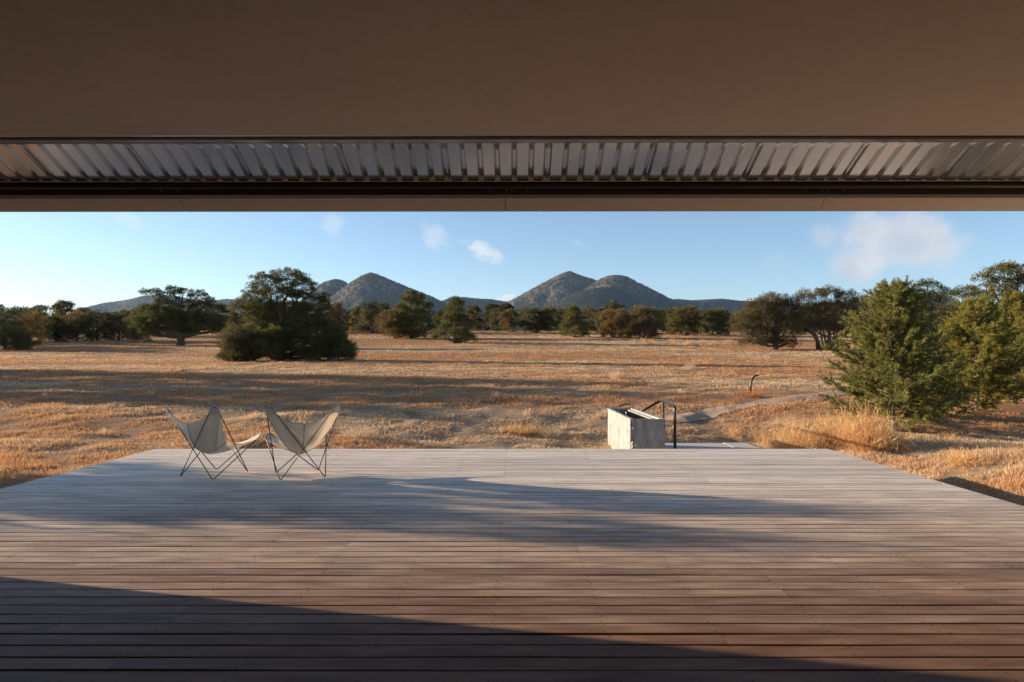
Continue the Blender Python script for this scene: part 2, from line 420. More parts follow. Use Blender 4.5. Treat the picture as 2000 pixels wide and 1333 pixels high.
def m_stone():
    m, nt, b = new_mat('pale_rough_stone')
    co = objco(nt)
    n = noise(nt, co, 3.0, 8, 0.65); n2 = noise(nt, mapping(nt, co, (6, 6, 1.2)), 2.0, 6, 0.65)
    col = mixc(nt, n, (0.27, 0.265, 0.25), (0.47, 0.46, 0.43))
    col = mixc(nt, 1.0, col, ramp(nt, n2, [(0.3, 0.55), (0.6, 1.0)]), 'MULTIPLY')
    z = nd(nt, 'ShaderNodeSeparateXYZ', {0: co}).outputs[2]
    stain = math_(nt, 'MULTIPLY', smooth(nt, math_(nt, 'ADD', z, math_(nt, 'MULTIPLY', n, 0.25)), 0.40, 0.15), 0.5)
    col = mixc(nt, stain, col, (0.42, 0.30, 0.19))
    setc(nt, b, col); b.inputs['Roughness'].default_value = 0.85
    bump(nt, math_(nt, 'ADD', n, n2), 0.6, 0.025, b)
    return m
def m_hills():
    m, nt, b = new_mat('hill_scrub')
    co = objco(nt)
    sp = nd(nt, 'ShaderNodeSeparateXYZ', {0: co}); x, y, z = sp.outputs
    n = noise(nt, co, 0.004, 8, 0.6); n2 = noise(nt, co, 0.02, 6, 0.65)
    rock = mixc(nt, n2, (0.092, 0.066, 0.050), (0.168, 0.122, 0.094))
    rock = mixc(nt, smooth(nt, n, 0.42, 0.62), rock, (0.135, 0.088, 0.064))
    vor = nd(nt, 'ShaderNodeTexVoronoi', {'Vector': co, 'Scale': 0.045, 'Randomness': 1.0}).outputs[0]
    cover = math_(nt, 'ADD', math_(nt, 'MULTIPLY', smooth(nt, z, 400, 60), 1.0), math_(nt, 'MULTIPLY', math_(nt, 'SUBTRACT', n, 0.5), 1.5))
    cover = math_(nt, 'ADD', cover, 0.58)
    treem = smooth(nt, math_(nt, 'SUBTRACT', cover, vor), -0.12, 0.12)
    col = mixc(nt, treem, rock, (0.026, 0.034, 0.026))
    setc(nt, b, col); b.inputs['Roughness'].default_value = 0.95; b.inputs['Specular IOR Level'].default_value = 0.05
    h = math_(nt, 'ADD', math_(nt, 'MULTIPLY', n2, 2.0), math_(nt, 'MULTIPLY', treem, 0.5))
    bump(nt, h, 0.4, 8.0, b)
    return m
M = dict(
    deck=m_deck(), plaster=m_plaster(), fascia=m_fascia(), galv=m_galv(), ground=m_ground(), canvas=m_canvas(), stone=m_stone(), hills=m_hills(),
    beam=m_plain('dark_painted_steel', (0.028, 0.020, 0.018), 0.35, 0.0, 20, 0.2),
    trim=m_plain('black_trim', (0.012, 0.010, 0.010), 0.5),
    rod=m_plain('black_steel_rod', (0.018, 0.017, 0.016), 0.35, 0.3, 60, 0.3),
    pipe=m_plain('dark_steel_pipe', (0.05, 0.048, 0.045), 0.34, 0.7, 40, 0.4),
    seam=m_plain('seam_binding', (0.30, 0.27, 0.23), 0.9),
    bolt=m_plain('bolt_steel', (0.25, 0.24, 0.23), 0.4, 0.8),
    screw=m_plain('bright_screw', (0.62, 0.55, 0.50), 0.3, 0.6),
    dirt=m_plain('path_dirt', (0.42, 0.295, 0.195), 0.95, 0, 5, 0.5, 0.9),
    concrete=m_plain('grey_concrete', (0.46, 0.43, 0.39), 0.85, 0, 14, 0.15, 0.2),
    bark=m_plain('grey_brown_bark', (0.10, 0.072, 0.055), 0.9, 0, 14, 0.4, 0.5),
    twig=m_plain('pale_bare_wood', (0.30, 0.24, 0.19), 0.85, 0, 20, 0.3),
    pinebark=m_plain('pale_pine_bark', (0.24, 0.185, 0.15), 0.85, 0, 20, 0.35),
    floor=m_plain('wall_grey', (0.22, 0.20, 0.18), 0.8),
    grass=m_blades('dry_grass', (0.74, 0.57, 0.375), (0.60, 0.345, 0.17), (0.25, 0.14, 0.075)),
    strawbush=m_blades('straw_stems', (0.78, 0.54, 0.28), (0.70, 0.42, 0.19), (0.46, 0.28, 0.14), False),
    palebush=m_blades('pale_stems', (0.78, 0.62, 0.42), (0.68, 0.50, 0.32), (0.5, 0.36, 0.22), False),
    rustbush=m_blades('rust_stems', (0.62, 0.31, 0.11), (0.55, 0.22, 0.07), (0.35, 0.17, 0.07), False),
    pine=m_needles('young_pine_needles', (0.137, 0.164, 0.043), (0.254, 0.242, 0.058), (0.486, 0.357, 0.109)),
    yellowpine=m_needles('yellow_pine_needles', (0.122, 0.152, 0.036), (0.252, 0.246, 0.053), (0.398, 0.333, 0.091)),
    pinyon=m_needles('pinyon_needles', (0.066, 0.079, 0.026), (0.123, 0.123, 0.036), (0.205, 0.170, 0.054), 0.8),
    juniper=m_needles('juniper_scales', (0.095, 0.080, 0.033), (0.166, 0.125, 0.048), (0.268, 0.171, 0.076), 0.8),
    hillfol=m_needles('hill_foliage', (0.028, 0.034, 0.020), (0.042, 0.045, 0.024), (0.058, 0.054, 0.03), 0.85),
    farfol=m_needles('far_foliage', (0.067, 0.070, 0.028), (0.114, 0.106, 0.038), (0.162, 0.133, 0.050), 0.85),
)

# ------------------------------------------------------------------ ground sheet
def build_ground():
    ys = np.concatenate([np.arange(-40, 6, 2.0), np.arange(6, 12, .22), np.arange(12, 18, .1), np.arange(18, 40, .22), np.arange(40, 90, .6), np.arange(90, 220, 2.5), np.geomspace(220, 14000, 40)])
    xs_p = np.concatenate([np.arange(0, 6, .12), np.arange(6, 22, .25), np.arange(22, 60, .8), np.arange(60, 220, 4), np.geomspace(220, 12000, 30)])
    xs = np.concatenate([-xs_p[:0:-1], xs_p])
    Xg, Yg = np.meshgrid(xs, ys)
    G = np.stack([Xg, Yg, ground(Xg, Yg)], -1)
    mb = MB(); mb.grid(G); tag(mb.build('ground', M['ground'], None, True), kind='structure')
build_ground()

# ------------------------------------------------------------------ path
def build_path():
    t = np.linspace(0, len(PATH) - 1, 120)
    cx = np.interp(t, range(len(PATH)), PATH[:, 0]); cy = np.interp(t, range(len(PATH)), PATH[:, 1])
    k = np.ones(13) / 13
    cx = np.convolve(np.pad(cx, 6, 'edge'), k, 'valid'); cy = np.convolve(np.pad(cy, 6, 'edge'), k, 'valid')
    tx, ty = np.gradient(cx), np.gradient(cy); L = np.hypot(tx, ty); nx, ny = -ty / L, tx / L
    rows = []
    for s in np.linspace(-1, 1, 11):
        w = 0.30 + 0.26 * (vn(t * 3, t * 0 + s * 0.0 + (7 if s > 0 else 2), 21) - .3)
        X, Y = cx + nx * s * w, cy + ny * s * w
        rows.append(np.stack([X, Y, ground(X, Y) + .012 + .02 * (1 - abs(s))], -1))
    mb = MB(); mb.grid(np.stack(rows, 0)); tag(mb.build('path', M['dirt'], None, True), kind='structure')
build_path()

# ------------------------------------------------------------------ hills
def build_hills():
    dx = 13.0
    xs = np.arange(-4600, 4600, dx); ys = np.concatenate([np.arange(2300, 5000, dx), np.arange(5000, 8200, 40)])
    Xg, Yg = np.meshgrid(xs, ys)
    Z = np.full(Xg.shape, -40.0)
    def out_arr(pts, D):
        p = np.array(pts, float)
        return (p[:, 0] - 1001) / 1333 * D, EYE + (697 - p[:, 1]) / 1333 * D
    rg = lambda sc, sd: 1 - np.abs(2 * fbm(Xg / sc, Yg / sc, 4, sd) - 1)
    gully = rg(420, 31); fine = fbm(Xg / 120, Yg / 120, 4, 41)
    def cone(pts, D, peak, ky=1.0):
        nonlocal Z
        X, H = out_arr(pts, D); px = (peak - 1001) / 1333 * D
        dX, dY = Xg - px, (Yg - D) * ky
        r = np.hypot(dX, dY); c = dX / np.maximum(r, 1)
        wob = 1 + (gully - .62) * 1.15 * (1 - c ** 2) * np.clip(r / 250, 0, 1)
        rr = r * wob
        hr = np.interp(px + rr, X, H, right=-60); hl = np.interp(px - rr, X, H, left=-60)
        w = .5 + .5 * c; w = w * w * (3 - 2 * w)
        h = hr * w + hl * (1 - w) + (fine - .5) * 16 * np.clip(r / 200, 0, 1)
        Z = np.maximum(Z, h)
    def ridge(pts, D, wid):
        nonlocal Z
        X, H = out_arr(pts, D)
        yc = D + (fbm(Xg / 700, Xg * 0 + 3, 3, 51) - .5) * wid * .7
        t = np.abs(Yg - yc) / (wid * (0.75 + .5 * gully))
        h = np.interp(Xg, X, H, left=-60, right=-60)
        h = -40 + (h + 40) * np.clip(1 - t ** 1.25, 0, 1) + (fine - .5) * 22 * np.clip(t * 3, 0, 1)
        Z = np.maximum(Z, h)
    ridge([(150, 640), (175, 612), (230, 594), (300, 581), (345, 579), (400, 588), (445, 584), (500, 590), (580, 600), (640, 640)], 5200, 900)
    cone([(560, 612), (590, 590), (612, 570), (632, 553), (655, 545), (672, 549), (690, 566), (720, 600), (760, 650)], 3750, 655)
    cone([(590, 640), (640, 592), (668, 566), (704, 541), (725, 532), (742, 538), (765, 548), (800, 564), (855, 587), (905, 612), (960, 650)], 3500, 727)
    ridge([(820, 650), (850, 592), (880, 583), (905, 580), (930, 583), (960, 584), (985, 588), (1010, 592), (1060, 604), (1100, 650)], 4300, 700)
    cone([(900, 640), (955, 607), (1010, 582), (1055, 557), (1092, 537), (1112, 529), (1130, 537), (1165, 549), (1200, 566), (1250, 592), (1300, 620)], 4200, 1112)
    cone([(1040, 640), (1090, 604), (1130, 572), (1165, 549), (1185, 540), (1205, 538), (1225, 541), (1260, 562), (1300, 585), (1345, 606), (1400, 640)], 3700, 1206)
    cone([(1000, 650), (1050, 612), (1085, 590), (1120, 574), (1160, 565), (1190, 563), (1212, 567), (1250, 586), (1290, 610), (1340, 645)], 3200, 1192)
    ridge([(1180, 640), (1240, 600), (1310, 588), (1345, 590), (1400, 586), (1440, 589), (1500, 591), (1600, 600), (1700, 640)], 4600, 700)
    ridge([(1450, 640), (1600, 598), (1690, 577), (1760, 574), (1810, 572), (1850, 578), (1950, 590), (2100, 620)], 7200, 800)
    ridge([(800, 640), (900, 606), (960, 600), (1030, 606), (1100, 640)], 3000, 350)
    G = np.stack([Xg, Yg, Z], -1)
    mb = MB(); mb.grid(G); tag(mb.build('hills', M['hills'], None, True), kind='structure')
    # individual junipers dotted over the slopes, far beyond counting
    rng = np.random.default_rng(8)
    n = 170000
    i = rng.integers(2, len(ys) - 2, n * 3); j = rng.integers(2, len(xs) - 2, n * 3)
    z = Z[i, j]; px = xs[j] + rng.uniform(-6, 6, n * 3); py = ys[i]
    dens = np.clip(1.5 - z / 350, .15, 1) * (fbm(px / 260, py / 260, 3, 61) > .34)
    keep = (z > 20) & (rng.random(n * 3) < dens) & (py < 5600)
    i, j, z, px, py = i[keep][:n], j[keep][:n], z[keep][:n], px[keep][:n], py[keep][:n]
    s = rng.uniform(1.3, 3.3, len(z))
    o = np.array([(1, 0, .4), (0, 1, .5), (-1, 0, .45), (0, -1, .4), (0.1, 0.1, 1.25), (0, 0, -.8)])
    V = np.stack([px, py, z], -1)[:, None] + o[None] * s[:, None, None] * np.array([1.15, 1.15, 1.0])
    f = np.array([(0, 1, 4), (1, 2, 4), (2, 3, 4), (3, 0, 4), (1, 0, 5), (2, 1, 5), (3, 2, 5), (0, 3, 5)])
    Fc = (np.arange(len(z))[:, None, None] * 6 + f[None]).reshape(-1, 3)
    mb = MB(); mb.add(V.reshape(-1, 3), Fc); tag(mb.build('hillside_scrub', M['hillfol'], None, True), kind='stuff')
build_hills()

# ------------------------------------------------------------------ house: porch wall, ceiling, steel soffit, beam, fascia
def build_house():
    h = empty('house', (0, 0, 0), 0, 'house porch with brown plaster ceiling, ribbed steel soffit and dark eaves beam', 'house')
    rot = -0.004
    def tilt(o): o.rotation_euler = (0, 0, rot); return o
    mb = MB(); mb.box((-6.15, -3.0, 3.10), (5.6, 4.955, 3.24)); tilt(mb.build('ceiling', M['plaster'], h))
    mb = MB(); mb.box((-6.15, 4.958, 3.092), (5.6, 5.012, 3.13)); tilt(mb.build('ceiling_trim', M['trim'], h))
    mb = MB(); mb.box((-6.15, 5.014, 3.098), (5.6, 5.032, 3.15)); tilt(mb.build('edge_angle', M['beam'], h))
    # ribbed sheet: six ribs to a panel, panels lap with a tighter double rib
    pit, sl = 0.1312, -0.448
    xs, zs = [], []
    x = -6.15; k = 0
    while x < 5.6:
        lap = (k % 6 == 0)
        w = 0.032
        prof = [(0, 0), (pit - w - .016, 0), (pit - w, .040), (pit - .016, .040), (pit, 0)] if not lap else \
               [(0, 0), (pit - w - .030, 0), (pit - w - .014, .036), (pit - w + .004, .036), (pit - w + .010, .012), (pit - .030, .012), (pit - .024, .036), (pit - .012, .036), (pit, 0)]
        for a, b in prof[:-1]: xs.append(x + a); zs.append(b)
        x += pit; k += 1
    xs, zs = np.array(xs), np.array(zs)
    rows = []
    for y in (5.04, 5.2, 5.36, 5.47):
        rows.append(np.stack([xs, np.full_like(xs, y), 3.102 + sl * (y - 5.04) + zs], -1))
    mb = MB(); mb.grid(np.stack(rows, 0)); tilt(mb.build('ribbed_soffit', M['galv'], h))
    # rib closures at the eave end
    mb = MB(); mb.box((-6.15, 5.472, 2.902), (5.6, 5.484, 3.0)); tilt(mb.build('closure_strip', M['galv'], h))
    # rounded upper flange and flat web of the eaves beam
    a = np.linspace(R(-200), R(20), 14); P = []
    ring = np.stack([np.zeros(14), 5.478 + .030 * np.cos(a) - .004, 2.872 + .030 * np.sin(a)], -1)
    mb = MB(); L, Rr = ring.copy(), ring.copy(); L[:, 0] = -6.15; Rr[:, 0] = 5.6
    mb.grid(np.stack([L, Rr], 0)); tilt(mb.build('beam_flange', M['beam'], h, True))
    mb = MB(); mb.box((-6.15, 5.486, 2.80), (5.6, 5.60, 2.868)); mb.box((-6.15, 5.60, 2.838), (5.6, 5.80, 3.0)); mb.add([(xx, y_, z_) for xx in (-6.15, 5.6) for y_, z_ in ((5.634, 2.838), (5.737, 2.722), (5.765, 2.742), (5.66, 2.858))], [(0, 1, 5, 4), (1, 2, 6, 5), (2, 3, 7, 6), (3, 0, 4, 7), (3, 2, 1, 0), (4, 5, 6, 7)]); beam = mb.build('eaves_beam', M['beam'], h); tilt(beam)
    for bx in (-.20, -.07, -.03, .10, 2.33, 2.46, 2.50, 2.63, -2.85, -2.72):
        b = MB(); th = np.linspace(0, 2 * np.pi, 7)[:-1]
        for r_, y_ in ((.011, 5.484), (.011, 5.476)): pass
        b.tube([(bx, 5.487, 2.835), (bx, 5.477, 2.835)], [.010, .008], 6)
        b.build('bolt', M['bolt'], beam)
    # fascia boards, leaning outwards
    ed = [-6.15, -5.43, -2.765, -.083, 2.548, 5.2, 5.6]
    for x0, x1 in zip(ed[:-1], ed[1:]):
        g = .0032
        mb = MB()
        p = np.array([(5.603, 2.836), (5.712, 2.7135), (5.735, 2.735), (5.63, 2.86)])
        V = [(xx, y, z) for xx in (x0 + g, x1 - g) for y, z in p]
        mb.add(V, [(0, 1, 5, 4), (1, 2, 6, 5), (2, 3, 7, 6), (3, 0, 4, 7), (3, 2, 1, 0), (4, 5, 6, 7)])
        fo = tilt(mb.build('fascia_board', M['fascia'], h))
        for xx in (x0 + .09, x1 - .09):
            for t in (.25, .75):
                b = MB(); y, z = 5.603 + .109 * t, 2.836 - .1225 * t
                b.tube([(xx, y + .004, z + .004), (xx, y - .0025, z - .002)], .0045, 6); b.build('screw', M['trim'], fo)
    # roof sheet above
    mb = MB(); V = []
    for xx in (-6.15, 5.6): V += [(xx, -3.0, 3.9), (xx, 5.74, 3.02), (xx, 5.74, 3.05), (xx, -3.0, 3.95)]
    mb.add(V, [(0, 1, 5, 4), (1, 2, 6, 5), (2, 3, 7, 6), (3, 0, 4, 7), (3, 2, 1, 0), (4, 5, 6, 7)]); mb.build('roof_sheet', M['galv'], h)
    mb = MB(); mb.box((-6.30, -3.0, -.35), (-5.98, 5.30, 3.09)); mb.build('end_wall', M['plaster'], h)
    mb = MB(); mb.box((5.62, -3.0, -.35), (5.92, 5.36, 3.09)); mb.build('end_wall', M['plaster'], h)
    mb = MB(); mb.box((-5.97, -3.2, -.35), (5.6, -3.0, 3.09)); mb.build('unseen_rear_wall', M['plaster'], h)  # unseen wall behind the camera, added to keep sky light off the near deck
build_house()

# ------------------------------------------------------------------ deck
def build_deck():
    dk = empty('wooden_deck', (0, 0, 0), 0, 'wide weathered plank deck in front of the porch, silver grey towards its far edge', 'deck')
    P, gap = 0.142, 0.0088
    rng = np.random.default_rng(3)
    n0, n1 = -21, 78
    xs = np.linspace(-5.78, 5.10, 45)
    rows = []
    def left(y): return -5.78
    for k in range(n0, n1):
        y0, y1 = k * P + gap / 2, (k + 1) * P - gap / 2
        s = rng.integers(0, 9999)
        wa = (vn(xs / .9, xs * 0 + k * 3.7, 71) - .5) * .0065; wb = (vn(xs / .9, xs * 0 + k * 5.1, 72) - .5) * .0065
        jy = (vn(xs / 1.6, xs * 0 + k * 2.3, 73) - .5) * .004
        for yy, zz, dz in ((y0, -.028, 0), (y0 + .0003, -.004, wa), (y0 + .004, 0, wa), (y1 - .004, 0, wb), (y1 - .0003, -.004, wb), (y1, -.028, 0)):
            Y = np.full_like(xs, yy) + jy
            rows.append(np.stack([xs, Y, zz + dz + 0 * xs], -1))
    mb = MB(); mb.grid(np.stack(rows, 0)); mb.build('decking', M['deck'], dk)
    ye = n1 * P
    mb = MB(); mb.box((-5.80, ye - .002, -.80), (5.12, ye + .035, -.001)); mb.build('edge_board', M['deck'], dk)
    mb = MB(); mb.box((5.102, -2.95, -.80), (5.135, ye - .003, -.002)); mb.build('edge_board', M['deck'], dk)
    mb = MB(); mb.box((-5.815, 5.31, -.80), (-5.782, ye - .003, -.002)); mb.build('edge_board', M['deck'], dk)
    mb = MB(); mb.box((-5.77, -2.9, -.31), (5.09, ye - .01, -.035)); mb.build('substructure', M['trim'], dk)
    # a row of screws standing proud
    for px, py in ((348, 1091), (617, 1091), (886, 1091), (1114, 1091), (1351, 1091), (1593, 1090), (1745, 1089)):
        Y = EYE * 1333 / (py - 697); X = (px - 1001) / 1333 * Y
        b = MB(); b.tube([(X, Y, -.01), (X + .006, Y, .014), (X + .007, Y, .0145), (X + .0075, Y, .018)], [.0022, .0022, .0052, .005], 8)
        b.build('screw', M['screw'], dk, True)
build_deck()

# ------------------------------------------------------------------ butterfly chairs
def build_chair():
    root = empty('butterfly_chair', (0, 0, 0), 0, '', 'chair', 'canvas butterfly chairs on the deck')
    fw, fd = .265, .295
    feet = {(-1, -1): (-fw, -fd), (1, -1): (fw, -fd), (-1, 1): (-fw, fd), (1, 1): (fw, fd)}
    tops = {(-1, -1): (-.372, -.375, .83), (1, -1): (.372, -.375, .83), (-1, 1): (-.325, .375, .455), (1, 1): (.325, .375, .455)}
    tip = {}
    loops = {}
    for k, (x, y, z) in tops.items():
        sx, sy = k
        T = np.array([x, y, z])
        if sy < 0: d = np.array([sx * 1.0, .62, 0]); up = np.array([sx * .22, -.30, .93])
        else: d = np.array([sx * 1.0, -.30, 0]); up = np.array([sx * .12, .80, .58])
        d /= np.linalg.norm(d); up /= np.linalg.norm(up)
        # outer end goes to the foot on its own side, inner end crosses to the other
        a = np.linspace(0, np.pi, 9)
        arc = np.array([T + d * .055 * math.cos(t) + up * .072 * math.sin(t) for t in a])   # outer -> inner
        loops[k] = arc; tip[k] = (T, d, up)
    r = .0062
    def foot(k): return np.array([feet[k][0], feet[k][1], r])
    def vee(p, q, f):        # rounded V on the floor between two rising rods
        u = (p - f) / np.linalg.norm(p - f); v = (q - f) / np.linalg.norm(q - f)
        return [f + u * .03, f + (u + v) * .008 + np.array([0, 0, 0.0]), f + v * .03]
    def rod(ta, fa, tb, fb):
        # top a outer end -> foot fa (same side) ... closed loop
        A, B = loops[ta], loops[tb]
        pts = []
        pts += list(A[::-1])                    # inner -> outer
        pts += vee(A[0], B[-1], foot(fa))
        pts += list(B[::-1])
        pts += vee(B[0], A[-1], foot(fb))
        return np.array(pts)
    for args in (((-1, -1), (-1, 1), (1, 1), (1, -1)), ((1, -1), (1, 1), (-1, 1), (-1, -1))):
        P = rod(*args)
        mb = MB(); mb.tube(P, r, 8, closed=True); mb.build('frame_rod', M['rod'], root, True)
    # outline of the canvas
    def quad(p, m, q, n=15):
        t = np.linspace(0, 1, n)[:, None]; c = 2 * m - .5 * (p + q)
        return (1 - t) ** 2 * p + 2 * t * (1 - t) * c + t ** 2 * q
    g = lambda k: np.array([tip[k][0] + tip[k][1] * .068 * math.cos(t) + tip[k][2] * (.104 * math.sin(t) - .02) for t in np.linspace(0, np.pi, 11)])
    BL, BR, FR, FL = g((-1, -1)), g((1, -1)), g((1, 1)), g((-1, 1))
    O = []
    marks = {}
    def seq(arr, name):
        s = len(O); O.extend(list(arr)); marks[name] = (s, len(O) - 1)
    seq(BL, 'BL')                                             # outer -> inner
    seq(quad(BL[-1], np.array([0, -.425, .695]), BR[-1])[1:-1], 'back')
    seq(BR[::-1], 'BR')
    seq(quad(BR[0], np.array([.262, .0, .435]), FR[0])[1:-1], 'right')
    seq(FR, 'FR')
    seq(quad(FR[-1], np.array([0, .345, .372]), FL[-1])[1:-1], 'front')
    seq(FL[::-1], 'FL')
    seq(quad(FL[0], np.array([-.262, .0, .435]), BL[0])[1:-1], 'left')
    O = np.array(O); n = len(O)
    C = np.array([0, .02, .275])
    def surf(i, s):
        o = O[i]; p = C + (o - C) * s
        e = 1.75 if o[1] < -.2 else 1.55
        p[2] = C[2] + (o[2] - C[2]) * s ** e
        bulge = math.sin(math.pi * s) * .085 * max(0.0, 1 - abs(o[0]) / .55)
        if o[1] < 0: p[1] -= bulge * min(1, -o[1] / .3); p[2] -= bulge * .25
        return p
    ss = np.linspace(0.02, 1, 22)
    G = np.array([[surf(i % n, s) for i in range(n + 1)] for s in ss])
    mb = MB(); mb.grid(G)
    base = mb.n
    mb.add(np.vstack([C[None], G[0, :-1]]), [(0, 1 + i, 1 + (i + 1) % n) for i in range(n)])
    sling = mb.build('canvas_sling', M['canvas'], root, True)
    sm = sling.modifiers.new('thickness', 'SOLIDIFY'); sm.thickness = .003; sm.offset = 0
    # hem round the edge and the sewn seams
    mb = MB(); mb.tube(O, .0038, 6, closed=True); mb.build('hem', M['canvas'], sling, True)
    ib = (marks['back'][0] + marks['back'][1]) // 2
    mb = MB(); mb.tube([surf(ib, s) + np.array([0, -.003, -.002]) for s in np.linspace(.42, 1, 14)], .0035, 5); mb.build('seam', M['seam'], sling, True)
    il, ir = (marks['left'][0] + marks['left'][1]) // 2 + 2, (marks['right'][0] + marks['right'][1]) // 2 - 2
    a, b = surf(il, 1.0), surf(ir, 1.0)
    row = []
    for t in np.linspace(-1, 1, 25):
        i = il if t < 0 else ir
        p = surf(ib, .42) if abs(t) < 1e-6 else None
        q = O[il] * (1 - (t + 1) / 2) + O[ir] * ((t + 1) / 2)
        # follow the surface: choose the outline index whose ray passes through the plan point
        x = .25 * t; y = -.125 + .10 * t * t
        th = np.arctan2(O[:, 1] - C[1], O[:, 0] - C[0]); i = int(np.argmin(np.abs(np.angle(np.exp(1j * (th - math.atan2(y - C[1], x - C[0])))))))
        s = min(1, math.hypot(x, y - C[1]) / math.hypot(O[i, 0], O[i, 1] - C[1]))
        row.append(surf(i, s) + np.array([0, -.002, -.004]))
    mb = MB(); mb.tube(row, .003, 5); mb.build('seam', M['seam'], sling, True)
    # doubled pockets over the four frame loops
    for k in ('BL', 'BR', 'FR', 'FL'):
        s0, s1 = marks[k]
        idx = list(range(s0, s1 + 1))
        cen = O[idx].mean(0)
        T, d, up = tip[{'BL': (-1, -1), 'BR': (1, -1), 'FR': (1, 1), 'FL': (-1, 1)}[k]]
        nrm = np.cross(d, up); nrm /= np.linalg.norm(nrm)
        if nrm[1] * (1 if k[0] == 'F' else -1) < 0: nrm = -nrm      # outward side
        if k[0] == 'F' and nrm[2] > 0: nrm = -nrm
        lowc = T - up * .015
        Gp = []
        for w in np.linspace(0, 1, 7):
            line = []
            for i in idx:
                o = O[i] + (O[i] - cen) * .03
                base_p = lowc + d * np.dot(O[i] - T, d) * 1.0
                p = o * (1 - w) + base_p * w + nrm * (.013 * math.sin(w * math.pi * .5) + .001)
                line.append(p)
            Gp.append(line)
        mb = MB(); mb.grid(np.array(Gp)); po = mb.build('pocket', M['canvas'], sling, True)
        q = po.modifiers.new('thickness', 'SOLIDIFY'); q.thickness = .003; q.offset = 0
    return root
def chair_copy(root, loc, rz, label):
    r = root.copy(); COL.objects.link(r); r.location = loc; r.rotation_euler = (0, 0, rz); r['label'] = label
    for ch in root.children:
        c = ch.copy(); COL.objects.link(c); c.parent = r
        for g_ in ch.children:
            e = g_.copy(); COL.objects.link(e); e.parent = c
    return r
ch1 = build_chair()
ch1['label'] = 'canvas butterfly chair at the deck edge, turned to the right, its foot end showing'
ch1.location = (-3.76, 8.62, .002); ch1.rotation_euler = (0, 0, -R(21.6))
chair_copy(ch1, (-2.67, 8.58, .002), R(24.0), 'canvas butterfly chair seen from its back, with a centre seam, nearer the stone trough')

# ------------------------------------------------------------------ stone trough, pipes and slabs
def build_trough():
    x0f, x1f, yf, zf = 2.345, 3.04, 13.6, .255
    x0b, x1b, yb, zb = 2.27, 2.93, 16.5, .257
    zg = -.72
    cx, cy = (x0f + x1f) / 2, (yf + yb) / 2
    root = empty('stone_trough', (cx, cy, zg), 0, 'rough pale stone trough full of dark water just beyond the far deck edge', 'trough')
    corners = np.array([(x0f, yf), (x1f, yf), (x1b, yb), (x0b, yb)])
    ztop = np.array([zf, zf, zb, zb])
    rng = np.random.default_rng(2)
    def loop(inset, nper=(46, 30, 46, 90)[0:4]):
        pts, side, zt = [], [], []
        c = corners.copy()
        iL, iR, iF, iB = inset
        c[0] += (iL, iF); c[1] += (-iR, iF); c[2] += (-iR, -iB); c[3] += (iL, -iB)
        for k, n in enumerate((46, 60, 40, 90)):
            a, b = c[k], c[(k + 1) % 4]; za, zb_ = ztop[k], ztop[(k + 1) % 4]
            for t in np.linspace(0, 1, n, endpoint=False):
                pts.append(a + (b - a) * t); side.append((k, t)); zt.append(za + (zb_ - za) * t)
        return np.array(pts), side, np.array(zt)
    P0, side, zt = loop((0, 0, 0, 0)); n = len(P0)
    nor = np.array([{0: (0, -1), 1: (1, 0), 2: (0, 1), 3: (-1, 0)}[k] for k, t in side], float)
    rows = []
    lev = np.linspace(0, 1, 22)
    for v in lev:
        z = zg + (zt - zg) * v
        amp = np.zeros(n)
        for i, (k, t) in enumerate(side):
            rough = (fbm(P0[i, 0] * 5 + P0[i, 1] * 5, z[i] * 5, 4, 81 + k) - .5)
            if k == 3:
                w = t * 2.45
                fl = abs(math.sin(w * 7.4 + .5 * math.sin(w * 3) + .35 * (vn(z[i] * 4, w * 3, 91) - .5)))
                a = -.060 * (1 - fl) ** 1.5 + rough * .05
            elif k == 0:
                chip = max(0, .22 - t) / .22
                a = rough * .075 - .06 * chip * (fbm(t * 40, z[i] * 16, 3, 95) > .5) * chip
            else: a = rough * .03
            edge = min(1, (1 - v) * 8 + .35) if v > .8 else 1
            bot = -.03 * max(0, 1 - v * 5)
            amp[i] = a * edge + bot
        X = P0 + nor * amp[:, None]
        zz = z + (vn(P0[:, 0] * 9, P0[:, 1] * 9, 97) - .5) * .016 * (v > .97)
        rows.append(np.column_stack([X, zz]))
    def inner(inset, dz, jit=.006):
        P, _, z_ = loop(inset)
        return np.column_stack([P + (np.stack([vn(P[:, 1] * 12, P[:, 0] * 12, 98), vn(P[:, 0] * 11, P[:, 1] * 11, 99)], -1) - .5) * jit * 2, z_ + dz])
    rows.append(inner((.075, .085, .075, .07), .0)); rows.append(inner((.08, .09, .08, .075), -.028))
    rows.append(inner((.08, .165, .08, .075), -.030)); rows.append(inner((.085, .17, .085, .08), -.30))
    G = np.stack(rows, 0); G = np.concatenate([G, G[:, :1]], 1)
    mb = MB(); mb.grid(G)
    fl = G[-1, :-1]; base = fl.mean(0)
    mb.add(np.vstack([base[None], fl]), [(0, 1 + i, 1 + (i + 1) % n) for i in range(n)])
    def local(mb): mb.V = [v - np.array([cx, cy, zg], np.float32) for v in mb.V]
    local(mb); mb.build('basin', M['stone'], root)
    m, nt, b = new_mat('dark_water')
    setc(nt, b, (0.010, 0.014, 0.016)); b.inputs['Roughness'].default_value = .0; b.inputs['Specular IOR Level'].default_value = .5
    nn = noise(nt, mapping(nt, objco(nt), (6, 3, 1)), 2.0, 3, .5); pass
    P, _, _z = loop((.082, .166, .082, .077))
    zw = .212
    mb = MB(); mb.add(np.column_stack([P, np.full(len(P), zw)]), [list(range(len(P)))]); local(mb); mb.build('water', m, root)
    X, Y = 2.53, 15.2
    mb = MB(); mb.tube([(X, Y, zw - .1), (X, Y, zw + .05), (X, Y, zw + .06)], [.012, .012, .009], 8); local(mb); mb.build('overflow_tube', M['screw'], root, True)
